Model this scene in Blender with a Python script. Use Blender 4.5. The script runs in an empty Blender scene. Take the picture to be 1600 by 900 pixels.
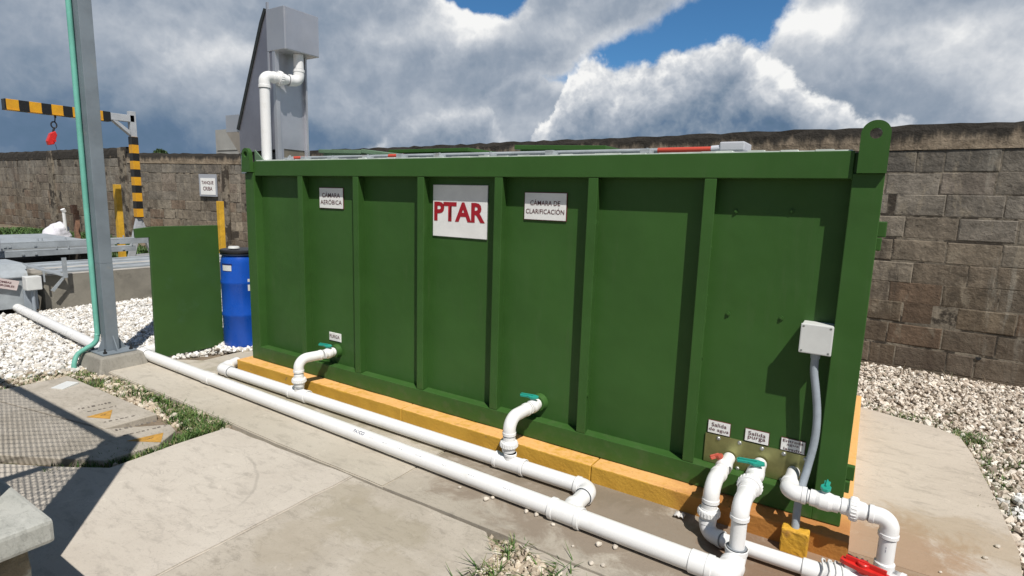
import bpy, bmesh, math, random
import numpy as np
from mathutils import Vector, Matrix
random.seed(7); rng = np.random.default_rng(7)
sc = bpy.context.scene
col = sc.collection
V = Vector

# ---------------------------------------------------------------- camera
def basis(yaw, pitch, roll):
    cy, sy, cp, sp = math.cos(yaw), math.sin(yaw), math.cos(pitch), math.sin(pitch)
    fw = V((sy*cp, cy*cp, -sp)); r = V((cy, -sy, 0)); u = r.cross(fw)
    cr, sr = math.cos(roll), math.sin(roll)
    return r*cr+u*sr, -r*sr+u*cr, fw
R_, U_, F_ = basis(math.radians(-32.4002), math.radians(8.9584), math.radians(1.70))
camd = bpy.data.cameras.new('camera'); cam = bpy.data.objects.new('camera', camd); col.objects.link(cam)
m = Matrix((R_, U_, -F_)).transposed().to_4x4(); m.translation = V((3.554, -2.676, 1.453))
cam.matrix_world = m
camd.sensor_width = 36; camd.lens = 882.74/1600*36; camd.clip_start = .02; camd.clip_end = 2000
sc.camera = cam

# ---------------------------------------------------------------- sun and sky
SUN = V((.523, -.413, 1.0)).normalized()
sl = bpy.data.lights.new('sun', 'SUN'); sl.energy = 4.9; sl.angle = math.radians(.5); sl.color = (1, .955, .89)
so = bpy.data.objects.new('sun', sl); col.objects.link(so); so.rotation_euler = SUN.to_track_quat('Z', 'Y').to_euler()
sc.view_settings.view_transform = 'Standard'; sc.view_settings.look = 'None'
sc.view_settings.exposure = 0.0; sc.view_settings.gamma = 1.0

class NT:
    def __init__(s, tree): s.t = tree; s.n = tree.nodes; s.l = tree.links
    def new(s, typ, **kw):
        n = s.n.new(typ)
        for k, v in kw.items(): setattr(n, k, v)
        return n
    def put(s, sock, v):
        if hasattr(v, 'is_output') or isinstance(v, bpy.types.NodeSocket): s.l.new(v, sock)
        else: sock.default_value = v
    def math(s, op, a, b=0.0, c=0.0, clamp=False):
        n = s.new('ShaderNodeMath', operation=op, use_clamp=clamp)
        s.put(n.inputs[0], a); s.put(n.inputs[1], b)
        if len(n.inputs) > 2: s.put(n.inputs[2], c)
        return n.outputs[0]
    def vmath(s, op, a, b=(0, 0, 0)):
        n = s.new('ShaderNodeVectorMath', operation=op); s.put(n.inputs[0], a); s.put(n.inputs[1], b)
        return n.outputs[0]
    def noise(s, vec, scale, detail=4, rough=.55, dist=0.0, col=False, lac=2.0):
        n = s.new('ShaderNodeTexNoise'); s.put(n.inputs['Vector'], vec)
        n.inputs['Scale'].default_value = scale; n.inputs['Detail'].default_value = detail
        n.inputs['Roughness'].default_value = rough; n.inputs['Distortion'].default_value = dist
        n.inputs['Lacunarity'].default_value = lac
        return n.outputs[1 if col else 0]
    def mix(s, f, a, b):
        n = s.new('ShaderNodeMix', data_type='RGBA'); s.put(n.inputs[0], f)
        s.put(n.inputs[6], (*a, 1) if isinstance(a, tuple) and len(a) == 3 else a)
        s.put(n.inputs[7], (*b, 1) if isinstance(b, tuple) and len(b) == 3 else b)
        return n.outputs[2]
    def ramp(s, f, lo, hi, a=0.0, b=1.0):
        n = s.new('ShaderNodeMapRange', interpolation_type='SMOOTHSTEP'); s.put(n.inputs[0], f)
        n.inputs[1].default_value = lo; n.inputs[2].default_value = hi
        n.inputs[3].default_value = a; n.inputs[4].default_value = b
        return n.outputs[0]
    def scalev(s, vec, sx, sy, sz):
        n = s.new('ShaderNodeMapping'); s.put(n.inputs[0], vec); n.inputs['Scale'].default_value = (sx, sy, sz)
        return n.outputs[0]

world = bpy.data.worlds.new('World'); sc.world = world; world.use_nodes = True
def build_world():
    t = NT(world.node_tree); t.n.clear(); S = .08
    out = t.new('ShaderNodeOutputWorld'); bg = t.new('ShaderNodeBackground')
    sky = t.new('ShaderNodeTexSky', sky_type='NISHITA'); sky.sun_disc = False
    sky.sun_elevation = math.asin(SUN.z); sky.sun_rotation = math.atan2(SUN.x, SUN.y)
    sky.air_density = .85; sky.dust_density = .25; sky.ozone_density = 3.5
    tc = t.new('ShaderNodeTexCoord').outputs['Generated']
    sep = t.new('ShaderNodeSeparateXYZ'); t.put(sep.inputs[0], tc)
    az = t.math('MULTIPLY', t.math('ARCTAN2', sep.outputs[0], sep.outputs[1]), 180/math.pi)
    el = t.math('MULTIPLY', t.math('ARCSINE', sep.outputs[2]), 180/math.pi)
    front = t.math('ADD', t.math('MULTIPLY', sep.outputs[0], -.545), t.math('MULTIPLY', sep.outputs[1], .838))   # 1 over the wall, -1 the opposite way
    ll = t.new('ShaderNodeCombineXYZ'); t.put(ll.inputs[0], az); t.put(ll.inputs[1], el)
    # one noise field bends every outline, a puff field makes the rounded heads
    d1 = t.vmath('SUBTRACT', t.noise(tc, 8, 10, .60, col=True), (.5, .5, .5)); dv = t.vmath('MULTIPLY', d1, (.05, .05, .05))
    pw = t.vmath('ADD', tc, dv)
    def puffs(vec, scale, det=4, rough=.5):
        v = t.new('ShaderNodeTexVoronoi', feature='F1', distance='EUCLIDEAN'); v.normalize = True; t.put(v.inputs['Vector'], vec)
        v.inputs['Scale'].default_value = scale; v.inputs['Detail'].default_value = det; v.inputs['Roughness'].default_value = rough
        v.inputs['Lacunarity'].default_value = 2.2
        return t.math('SUBTRACT', 1.0, v.outputs['Distance'])
    pf = puffs(pw, 8, 4, .60); pf2 = puffs(t.vmath('ADD', pw, (-.008, .0, .018)), 8, 4, .60)
    rel = t.math('SUBTRACT', pf, pf2)                       # lit from above
    fb = t.noise(pw, 4.5, 6, .48); fb2 = t.noise(t.vmath('ADD', pw, (-.015, 0, .035)), 4.5, 6, .48); rel2 = t.math('SUBTRACT', fb, fb2)
    big = t.noise(t.scalev(tc, 1, 1, 2.2), 3.1, 5, .55)
    dd = t.vmath('MULTIPLY', d1, (7.5, 5.5, 0)); p = t.vmath('ADD', ll.outputs[0], dd)
    sp = t.new('ShaderNodeSeparateXYZ'); t.put(sp.inputs[0], p); azd, eld = sp.outputs[0], sp.outputs[1]
    def blobs(lst, base, P=p):
        acc = base
        for (a, e, ra, re, w) in lst:
            mp = t.new('ShaderNodeMapping', vector_type='TEXTURE'); t.put(mp.inputs[0], P)
            mp.inputs['Location'].default_value = (a, e, 0); mp.inputs['Scale'].default_value = (ra, re, 1)
            g = t.new('ShaderNodeTexGradient', gradient_type='SPHERICAL'); t.put(g.inputs[0], mp.outputs[0])
            acc = t.math('MULTIPLY_ADD', t.ramp(g.outputs[1], 0, 1), w, acc)
        return acc
    def below(curve):
        """how far (degrees) a direction lies under a skyline given as (azimuth, elevation) points"""
        c = t.new('ShaderNodeFloatCurve'); t.put(c.inputs['Value'], t.math('DIVIDE', t.math('ADD', azd, 180), 360)); m_ = c.mapping.curves[0]
        pts = [(-180, -10)]+curve+[(180, curve[-1][1])]; c.mapping.use_clip = False
        while len(m_.points) < len(pts): m_.points.new(.5, .5)
        for q, (a, e) in zip(m_.points, pts): q.location = ((a+180)/360, (e+10)/40); q.handle_type = 'AUTO'
        c.mapping.update()
        return t.math('SUBTRACT', t.math('SUBTRACT', t.math('MULTIPLY', c.outputs[0], 40), 10), eld)
    def col(v, off=0.0):
        cr = t.new('ShaderNodeValToRGB'); t.put(cr.inputs[0], v); e = cr.color_ramp.elements
        e[0].position = 0.0; e[0].color = (.10, .17, .26, 1); e[1].position = 1.0; e[1].color = (.93, .93, .92, 1)
        for pos, c in ((.20, (.125, .195, .30)), (.36, (.205, .27, .36)), (.54, (.31, .365, .445)), (.70, (.45, .495, .56)), (.86, (.66, .685, .72))):
            x = e.new(pos); x.color = (*c, 1)
        return cr.outputs[0]
    def tex(base, a=1.0):   # add cloud modelling to a brightness field
        return t.math('ADD', base, t.math('ADD', t.math('MULTIPLY', rel, 1.9*a), t.math('ADD', t.math('MULTIPLY', rel2, 1.0*a), t.math('MULTIPLY', t.math('SUBTRACT', fb, .5), .22))))
    amp = t.math('MULTIPLY', t.math('SUBTRACT', pf, .62), 4.0)
    blue = t.new('ShaderNodeVectorMath', operation='MULTIPLY'); t.put(blue.inputs[0], sky.outputs[0]); blue.inputs[1].default_value = (0, 0, 0); t.put(blue.inputs[1], t.mix(t.ramp(front, -.1, .5), (.82, .78, .72), SKYGAIN))  # unseen sky behind toned neutral for the ambient light it gives
    # upper deck: everywhere except the gap
    w1 = t.math('SUBTRACT', azd, t.math('MULTIPLY_ADD', t.math('SUBTRACT', eld, 13.4), 2.05, -26.0))    # right of the lobe's edge
    w2 = t.math('SUBTRACT', t.math('MULTIPLY_ADD', t.math('SUBTRACT', eld, 14), .25, -9.6), azd)
    gap = t.math('MINIMUM', t.math('MINIMUM', t.math('MULTIPLY', w1, .45), w2), t.math('SUBTRACT', eld, 11.6))
    g2 = blobs([(-35.5, 18.6, 6.5, 3.2, 5.0)], -1.6); gap = t.math('MAXIMUM', gap, g2)
    gap = t.math('SUBTRACT', gap, t.math('MULTIPLY', amp, .35))
    up = t.ramp(el, 27, 48, 0, 8.0)                          # unseen sky overhead and behind, cleared to cut the ambient light
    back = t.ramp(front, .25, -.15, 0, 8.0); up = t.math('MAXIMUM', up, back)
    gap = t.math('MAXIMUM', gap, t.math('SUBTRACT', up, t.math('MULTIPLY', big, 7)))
    aA = t.ramp(gap, .7, -.6)
    bA = blobs([(-61, 14.5, 12, 5, .02), (-70, 9.5, 13, 4.5, -.10), (-58, 11.5, 9, 2.6, .28), (-66, 3.5, 26, 6.0, -.50), (-50, 8, 14, 4, .02), (-37.5, 15.6, 7, 3, .48), (-43, 13.5, 6, 3, .22),
                (-48, 4.0, 12, 3.5, -.22), (-29, 15.5, 8, 2.6, .12), (-4, 9.2, 11, 3.8, -.16), (-6, 15.6, 6, 3.4, .40), (3, 13, 12, 4, .22), (9, 9, 7, 4, .20), (-10, 7, 12, 3, -.04), (20, 12, 20, 12, .2), (-34, 10, 6, 4, -.12), (-75, 13, 14, 7, -.06)], .50)
    edge = t.ramp(gap, -2.6, 0.1, 0, .30)
    bA = tex(t.math('ADD', t.math('ADD', bA, edge), t.math('MULTIPLY', t.math('SUBTRACT', big, .5), .55)), .45)
    c = t.new('ShaderNodeVectorMath', operation='SCALE'); t.put(c.inputs[0], col(bA)); c.inputs[3].default_value = 1/S
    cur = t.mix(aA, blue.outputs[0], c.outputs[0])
    for curve, top, fall, floor_, a_, soft in (
        ([(-60, -10), (-32.8, 3.2), (-29.7, 7.5), (-28.1, 12.4), (-26.6, 13.2), (-24.8, 13.2), (-22.9, 12.0), (-20.8, 12.3), (-18.6, 13.6), (-15.2, 14.2), (-11.9, 14.2), (-9.0, 12.6), (-6.5, 10.4), (-3.3, 8.4), (.6, 6.2), (4.2, 4.2), (12, 2), (20, -10)], .93, 7.0, .36, .95, .6),
        ([(-70, -10), (-52, 1.5), (-47, 3.8), (-45.2, 6.5), (-42.8, 7.9), (-40.4, 8.2), (-36.7, 8.9), (-34.2, 7.6), (-32.2, 5.6), (-29.6, 3.2), (-20, 1), (-12, -10)], .72, 4.5, .38, .7, 1.5),
    ):
        d = t.math('ADD', below(curve), amp); al = t.ramp(d, -.35, soft)
        b_ = t.math('ADD', t.ramp(d, 0, fall, top, floor_), t.math('MULTIPLY', t.math('SUBTRACT', big, .5), .35)); b_ = tex(b_, a_)
        c = t.new('ShaderNodeVectorMath', operation='SCALE'); t.put(c.inputs[0], col(b_)); c.inputs[3].default_value = 1/S
        cur = t.mix(al, cur, c.outputs[0])
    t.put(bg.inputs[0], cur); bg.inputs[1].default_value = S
    t.l.new(bg.outputs[0], out.inputs[0])
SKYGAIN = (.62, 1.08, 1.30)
world.cycles.sampling_method = 'MANUAL'; world.cycles.sample_map_resolution = 256
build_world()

# ---------------------------------------------------------------- mesh helpers
def tag(o, label=None, cat=None, group=None, kind=None):
    if label: o['label'] = label
    if cat: o['category'] = cat
    if group: o['group'] = group
    if kind: o['kind'] = kind
    return o
def empty(name, loc, label, cat, group=None):
    o = bpy.data.objects.new(name, None); o.empty_display_size = .1; col.objects.link(o); o.location = loc
    return tag(o, label, cat, group)
class MB:
    def __init__(s): s.v = []; s.f = []; s.sm = []
    def add(s, vs, fs, smooth=False):
        b = len(s.v); s.v += [tuple(x) for x in vs]; s.f += [[b+i for i in f] for f in fs]; s.sm += [smooth]*len(fs); return s
    def box(s, x0, x1, y0, y1, z0, z1, M=None, ch=0.0):
        if ch > 0:
            bm = bmesh.new(); bmesh.ops.create_cube(bm, size=1)
            for v in bm.verts: v.co = V(((x0+x1)/2+v.co.x*(x1-x0), (y0+y1)/2+v.co.y*(y1-y0), (z0+z1)/2+v.co.z*(z1-z0)))
            bmesh.ops.bevel(bm, geom=bm.edges[:], offset=ch, segments=2, affect='EDGES', profile=.6)
            bm.verts.index_update()
            vs = [v.co.copy() for v in bm.verts]; fs = [[v.index for v in f.verts] for f in bm.faces]; bm.free()
            if M: vs = [M @ v for v in vs]
            return s.add(vs, fs)
        vs = [V((x, y, z)) for z in (z0, z1) for y in (y0, y1) for x in (x0, x1)]
        if M: vs = [M @ v for v in vs]
        return s.add(vs, [(0, 2, 3, 1), (4, 5, 7, 6), (0, 1, 5, 4), (2, 6, 7, 3), (0, 4, 6, 2), (1, 3, 7, 5)])
    def prism(s, poly, d, M=None):
        # poly: list of 3-D points (planar), d: extrusion vector
        n = len(poly); a = [V(p) for p in poly]; b = [p+V(d) for p in a]
        nn = (a[1]-a[0]).cross(a[2]-a[1])
        vs = a+b
        if M: vs = [M @ v for v in vs]
        fs = [list(range(n))[::-1], list(range(n, 2*n))]+[(i, (i+1) % n, n+(i+1) % n, n+i) for i in range(n)]
        return s.add(vs, fs)
    def sweep(s, pts, rad, seg=20, caps=True, smooth=True):
        pts = [V(p) for p in pts]; n = len(pts)
        if not hasattr(rad, '__len__'): rad = [rad]*n
        T = [(pts[min(i+1, n-1)]-pts[max(i-1, 0)]).normalized() for i in range(n)]
        up = V((0, 0, 1)) if abs(T[0].z) < .9 else V((1, 0, 0))
        N = (up-T[0]*up.dot(T[0])).normalized(); vs = []
        for i in range(n):
            N = (N-T[i]*N.dot(T[i])).normalized(); B = T[i].cross(N)
            for k in range(seg):
                a = 2*math.pi*k/seg; vs.append(pts[i]+(N*math.cos(a)+B*math.sin(a))*rad[i])
        fs = [(i*seg+k, i*seg+(k+1) % seg, (i+1)*seg+(k+1) % seg, (i+1)*seg+k) for i in range(n-1) for k in range(seg)]
        s.add(vs, fs, smooth)
        if caps:
            s.add(vs[:seg], [list(range(seg))[::-1]]); s.add(vs[-seg:], [list(range(seg))])
        return s
    def cyl(s, p0, p1, r, seg=20, r1=None, ch=0.0):
        p0 = V(p0); p1 = V(p1); r1 = r if r1 is None else r1; d = (p1-p0).normalized()
        if ch > 0:
            # stepped rings: duplicate points so that rims stay crisp
            return s.sweep2([(p0, r-ch), (p0+d*ch, r), (p1-d*ch, r1), (p1, r1-ch)], seg)
        return s.sweep2([(p0, r), (p1, r1)], seg)
    def sweep2(s, prof, seg=24, smooth=True):
        # straight turned profile: list of (point, radius)
        p0, p1 = V(prof[0][0]), V(prof[-1][0]); T = (p1-p0).normalized()
        up = V((0, 0, 1)) if abs(T.z) < .9 else V((1, 0, 0))
        N = (up-T*up.dot(T)).normalized(); B = T.cross(N); n = len(prof)
        for i in range(n-1):
            vs = []
            for (p, r) in prof[i:i+2]:
                for k in range(seg):
                    a = 2*math.pi*k/seg; vs.append(V(p)+(N*math.cos(a)+B*math.sin(a))*r)
            s.add(vs, [(k, (k+1) % seg, seg+(k+1) % seg, seg+k) for k in range(seg)], smooth)
        for (p, r, flip) in ((prof[0][0], prof[0][1], True), (prof[-1][0], prof[-1][1], False)):
            vs = [V(p)+(N*math.cos(2*math.pi*k/seg)+B*math.sin(2*math.pi*k/seg))*r for k in range(seg)]
            f = list(range(seg)); s.add(vs, [f[::-1] if flip else f])
        return s
    def build(s, name, mat, parent=None, bevel=0.0, loc=None):
        me = bpy.data.meshes.new(name); me.from_pydata(s.v, [], s.f)
        me.polygons.foreach_set('use_smooth', s.sm)
        me.materials.append(mat); me.update()
        o = bpy.data.objects.new(name, me); col.objects.link(o)
        if parent is not None:
            o.parent = parent
            base = V(parent.location) if parent.type == 'EMPTY' else V((0, 0, 0))
            o.matrix_parent_inverse = Matrix.Translation(-base)
        if bevel > 0:
            b = o.modifiers.new('bevel', 'BEVEL'); b.width = bevel; b.segments = 2; b.limit_method = 'ANGLE'; b.angle_limit = math.radians(40)
        return o
def bend(p0, p1, p2, r, n=8):
    """arc points round the corner p1 with bend radius r"""
    p0, p1, p2 = V(p0), V(p1), V(p2); a = (p0-p1).normalized(); b = (p2-p1).normalized()
    ang = a.angle(b); d = r/math.tan(ang/2); s0 = p1+a*d; s1 = p1+b*d
    c = p1+(a+b).normalized()*(r/math.sin(ang/2)); out = []
    v0 = s0-c; v1 = s1-c; th = v0.angle(v1)
    for i in range(n+1):
        t = i/n; out.append(c+(v0*math.sin((1-t)*th)+v1*math.sin(t*th))/math.sin(th))
    return out
def path(pts, r, n=8):
    out = [V(pts[0])]
    for i in range(1, len(pts)-1): out += bend(pts[i-1], pts[i], pts[i+1], r, n)
    return out+[V(pts[-1])]

# ---------------------------------------------------------------- materials
def mat(name, c, rough=.6, metal=0.0, var=.0, vs=6.0, c2=None, c2s=3.0, c2t=(.55, .7), bump=0.0, bs=60.0, coord='Object', spec=None, coat=0.0, rv=0.0):
    m_ = bpy.data.materials.new(name); m_.use_nodes = True; t = NT(m_.node_tree)
    b = t.n['Principled BSDF']; b.inputs['Roughness'].default_value = rough; b.inputs['Metallic'].default_value = metal
    if spec is not None: b.inputs['Specular IOR Level'].default_value = spec
    if coat: b.inputs['Coat Weight'].default_value = coat; b.inputs['Coat Roughness'].default_value = .25
    co = t.new('ShaderNodeTexCoord').outputs[coord]; m_['co'] = 0
    cur = (*c, 1)
    if var:
        f = t.noise(co, vs, 6, .6); dk = tuple(x*(1-var) for x in c); lt = tuple(min(1, x*(1+var)) for x in c)
        cur = t.mix(t.ramp(f, .3, .7), dk, lt)
    if c2:
        f = t.ramp(t.noise(co, c2s, 8, .62), *c2t); cur = t.mix(f, cur, c2)
    t.put(b.inputs['Base Color'], cur)
    if rv:
        t.put(b.inputs['Roughness'], t.ramp(t.noise(co, 9, 5, .6), .3, .7, max(0, rough-rv), min(1, rough+rv)))
    if bump:
        bn = t.new('ShaderNodeBump'); bn.inputs['Strength'].default_value = 1; bn.inputs['Distance'].default_value = bump
        t.put(bn.inputs['Height'], t.noise(co, bs, 6, .6)); t.l.new(bn.outputs[0], b.inputs['Normal'])
    return m_
def attr_mat(name, attr='tint', rough=.85, bump=0.0, bs=80, trans=0.0, var=.25, vs=14):
    m_ = bpy.data.materials.new(name); m_.use_nodes = True; t = NT(m_.node_tree); b = t.n['Principled BSDF']
    b.inputs['Roughness'].default_value = rough
    a = t.new('ShaderNodeAttribute', attribute_name=attr).outputs['Color']
    co = t.new('ShaderNodeTexCoord').outputs['Object']
    if var:
        f = t.ramp(t.noise(co, vs, 7, .65), .25, .75, 1-var, 1+var)
        a = t.vmath('MULTIPLY', a, t.vmath('ADD', (0, 0, 0), t.new('ShaderNodeCombineXYZ').outputs[0])) if False else t.vmath('MULTIPLY', a, f)
    t.put(b.inputs['Base Color'], a)
    if bump:
        bn = t.new('ShaderNodeBump'); bn.inputs['Strength'].default_value = 1; bn.inputs['Distance'].default_value = bump
        t.put(bn.inputs['Height'], t.noise(co, bs, 6, .6)); t.l.new(bn.outputs[0], b.inputs['Normal'])
    return m_

def green_paint():
    m_ = mat('green_paint', (.030, .105, .026), .42, spec=.25); t = NT(m_.node_tree); b = t.n['Principled BSDF']
    co = t.new('ShaderNodeTexCoord').outputs['Object']
    f = t.ramp(t.noise(co, 1.6, 6, .6), .3, .7); c = t.mix(f, (.037, .099, .021), (.045, .117, .026))
    scr = t.ramp(t.noise(t.scalev(co, 1, 1, .5), 38, 9, .75), .70, .73, 0, .6); c = t.mix(scr, c, (.12, .20, .10))
    dust = t.ramp(t.noise(t.scalev(co, 7, 7, .8), 3, 8, .68), .52, .78, 0, .30); c = t.mix(dust, c, (.07, .115, .045))
    sep = t.new('ShaderNodeSeparateXYZ'); t.put(sep.inputs[0], co)
    low = t.math('MULTIPLY', t.ramp(sep.outputs[2], .30, .10), t.ramp(t.noise(co, 14, 7, .6), .48, .66, 0, .35))
    c = t.mix(low, c, (.11, .13, .07)); t.put(b.inputs['Base Color'], c)
    t.put(b.inputs['Roughness'], t.ramp(t.noise(co, 7, 5, .6), .3, .7, .36, .55))
    h = t.math('ADD', t.math('MULTIPLY', t.noise(co, 2.6, 3, .5), .020), t.math('MULTIPLY', t.noise(co, 220, 3, .6), .0004))
    bn = t.new('ShaderNodeBump'); bn.inputs['Strength'].default_value = .55; bn.inputs['Distance'].default_value = 1; t.put(bn.inputs['Height'], h)
    t.l.new(bn.outputs[0], b.inputs['Normal']); return m_
GREEN = green_paint()
GREEN2 = mat('green_panel_paint', (.034, .092, .016), .6, var=.06, vs=5, bump=.0006, bs=180, c2=(.04, .10, .028), c2s=4)
PALEGREEN = mat('faded_green_paint', (.12, .2, .12), .6, var=.15)
def pvc():
    m_ = mat('white_pvc', (.80, .80, .79), .30, spec=.5); t = NT(m_.node_tree); b = t.n['Principled BSDF']
    co = t.new('ShaderNodeTexCoord').outputs['Object']
    f = t.ramp(t.noise(co, 9, 8, .65), .56, .78, 0, .35); c = t.mix(f, (.80, .80, .79), (.60, .56, .49))
    f2 = t.ramp(t.noise(co, 70, 6, .7), .66, .74, 0, .5); c = t.mix(f2, c, (.42, .36, .30)); t.put(b.inputs['Base Color'], c)
    t.put(b.inputs['Roughness'], t.ramp(t.noise(co, 12, 5, .6), .35, .7, .26, .45)); return m_
PVC = pvc()
GLUE = mat('pipe_cement_line', (.22, .24, .26), .5)
TEAL = mat('teal_plastic', (.02, .30, .23), .35, var=.1)
HOSE = mat('teal_conduit_plastic', (.16, .46, .37), .4, var=.12, vs=5)
REDP = mat('red_plastic', (.60, .025, .02), .35, var=.15, vs=20)
FADED = mat('faded_red_plastic', (.50, .10, .06), .5, var=.2, vs=30)
STEEL = mat('stainless_steel', (.60, .60, .62), .38, .72, var=.05, vs=2, rv=.05)
STEELB = mat('brushed_steel_face', (.56, .57, .61), .45, .75, var=.08, vs=3, rv=.05)
OLIVE = mat('bare_steel_plate', (.30, .30, .13), .38, .75, var=.15, vs=12, rv=.1)
ZINC = mat('zinc_bolt', (.45, .46, .45), .45, .8, var=.2, vs=90)
GREY = mat('grey_painted_steel', (.19, .225, .255), .5, var=.12, vs=5, c2=(.25, .26, .26), c2s=6, c2t=(.58, .75))
GREYL = mat('light_grey_steel', (.33, .36, .38), .5, .0, var=.15, vs=6, c2=(.22, .2, .17), c2s=5, c2t=(.6, .72))
CONDUIT = mat('grey_conduit_plastic', (.30, .34, .38), .5, var=.08, vs=30)
BOXW = mat('white_box_plastic', (.66, .67, .65), .45, var=.05, vs=9)
DARK = mat('dark_plastic', (.02, .02, .022), .45)
BLUE = mat('blue_plastic', (.008, .075, .42), .32, var=.12, vs=4, rv=.06)
SIGNW = mat('white_sign_face', (.84, .84, .82), .4, var=.05, vs=8)
SIGNB = mat('maroon_sign_edge', (.13, .03, .03), .5, var=.3, vs=40)
REDT = mat('dark_red_lettering', (.36, .010, .02), .5)
DARKT = mat('brown_lettering', (.10, .02, .025), .5)
INK = mat('blue_grey_ink', (.06, .08, .15), .5)
def yellow_paint():
    m_ = mat('yellow_concrete_paint', (.60, .33, .035), .7); t = NT(m_.node_tree); b = t.n['Principled BSDF']
    co = t.new('ShaderNodeTexCoord').outputs['Object']
    f = t.ramp(t.noise(co, 5, 8, .65), .35, .7); c = t.mix(f, (.60, .345, .045), (.54, .30, .035))
    ch = t.ramp(t.noise(co, 16, 10, .72), .655, .665); c = t.mix(ch, c, (.30, .22, .14))
    sep = t.new('ShaderNodeSeparateXYZ'); t.put(sep.inputs[0], co)
    # the upper face is coloured a lighter pinkish tan, its right end stained by rusty water
    top = t.ramp(t.math('ADD', sep.outputs[2], t.math('MULTIPLY', t.noise(co, 30, 4, .6), .012)), .094, .099)
    c = t.mix(t.math('MULTIPLY', top, .85), c, (.80, .44, .17))
    rst = t.math('MULTIPLY', t.math('MULTIPLY', t.ramp(t.math('ADD', sep.outputs[0], t.math('MULTIPLY', t.noise(co, 6, 5, .6), .5)), 2.95, 3.35), .75), t.ramp(sep.outputs[1], .25, .0))
    c = t.mix(rst, c, (.36, .13, .035)); t.put(b.inputs['Base Color'], c)
    bn = t.new('ShaderNodeBump'); bn.inputs['Strength'].default_value = 1; bn.inputs['Distance'].default_value = .003
    h = t.math('SUBTRACT', t.noise(co, 70, 6, .6), t.math('MULTIPLY', ch, 1.2)); t.put(bn.inputs['Height'], h); t.l.new(bn.outputs[0], b.inputs['Normal']); return m_
YELLOW = yellow_paint()
YELF = mat('yellow_post_paint', (.66, .38, .03), .6, var=.15, vs=12, c2=(.35, .27, .15), c2s=14, c2t=(.64, .72))
def concrete(name, base, dark, stain=None, arc=False, rough=.9, sc_=1.0):
    m_ = mat(name, base, rough); t = NT(m_.node_tree); b = t.n['Principled BSDF']
    co = t.new('ShaderNodeTexCoord').outputs['Object']
    f = t.ramp(t.noise(co, 1.3*sc_, 9, .62, .6), .30, .72); c = t.mix(f, base, dark)
    f2 = t.ramp(t.noise(t.scalev(co, 1, 2.5, 1), 6*sc_, 9, .70, .4), .50, .68, 0, .50); c = t.mix(f2, c, tuple(x*.62 for x in dark))
    f3 = t.ramp(t.noise(co, 130, 4, .65), .58, .68, 0, .6); c = t.mix(f3, c, tuple(x*.55 for x in base))
    f4 = t.ramp(t.noise(co, 11, 8, .7, .8), .60, .66, 0, .25); c = t.mix(f4, c, tuple(min(1, x*1.35) for x in base))
    # hairline marks
    w = t.noise(co, 2.2, 6, .6, 1.2); hair = t.ramp(t.math('ABSOLUTE', t.math('SUBTRACT', w, .5)), .0, .006, .30, 0)
    c = t.mix(hair, c, tuple(x*.5 for x in dark))
    sep = t.new('ShaderNodeSeparateXYZ'); t.put(sep.inputs[0], co)
    if stain:
        for (sx, sy, rx, ry, scol, st) in stain:
            dx = t.math('DIVIDE', t.math('SUBTRACT', sep.outputs[0], sx), rx); dy = t.math('DIVIDE', t.math('SUBTRACT', sep.outputs[1], sy), ry)
            d = t.math('SQRT', t.math('ADD', t.math('MULTIPLY', dx, dx), t.math('MULTIPLY', dy, dy)))
            d = t.math('ADD', d, t.math('MULTIPLY', t.math('SUBTRACT', t.noise(co, 4.5, 10, .72, .5), .5), 2.4))
            c = t.mix(t.ramp(d, .55, 1.1, st, 0), c, scol)
    f5 = t.ramp(t.noise(co, 34, 9, .72), .66, .69, 0, .7); c = t.mix(f5, c, tuple(x*.42 for x in dark))
    f6 = t.ramp(t.noise(t.scalev(co, 1.6, 5, 1), 4.5, 9, .7, 1.0), .58, .64, 0, .30); c = t.mix(f6, c, tuple(x*.66 for x in dark))
    if arc:
        dx = t.math('SUBTRACT', sep.outputs[0], .62); dy = t.math('DIVIDE', t.math('SUBTRACT', sep.outputs[1], -1.42), .78)
        rr = t.math('SQRT', t.math('ADD', t.math('MULTIPLY', dx, dx), t.math('MULTIPLY', dy, dy)))
        ring = t.ramp(t.math('ABSOLUTE', t.math('SUBTRACT', t.math('ADD', rr, t.math('MULTIPLY', t.noise(co, 9, 6, .6), .03)), .615)), .002, .014, .38, 0)
        ring = t.math('MULTIPLY', ring, t.ramp(t.noise(co, 7, 4, .6), .40, .5)); ring = t.math('MULTIPLY', ring, t.math('MULTIPLY', t.ramp(sep.outputs[1], -1.36, -1.2), t.ramp(dx, .02, .2))); c = t.mix(ring, c, tuple(x*.55 for x in dark))
    t.put(b.inputs['Base Color'], c)
    bn = t.new('ShaderNodeBump'); bn.inputs['Strength'].default_value = .8; bn.inputs['Distance'].default_value = .004
    t.put(bn.inputs['Height'], t.math('ADD', t.noise(co, 18, 8, .6), t.math('MULTIPLY', t.noise(co, 160, 3, .6), .25))); t.l.new(bn.outputs[0], b.inputs['Normal'])
    return m_
CONC_A = concrete('pale_concrete', (.56, .51, .44), (.49, .44, .375), arc=True)
CONC_B = concrete('grey_concrete', (.50, .45, .38), (.38, .335, .27), sc_=1.6, stain=[(1.80, -1.02, .40, .14, (.30, .26, .185), .55), (1.62, -1.30, .16, .22, (.36, .31, .235), .5), (2.1, -1.2, .2, .12, (.34, .295, .22), .45), (1.5, -.9, .14, .1, (.33, .285, .21), .5)])
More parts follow.
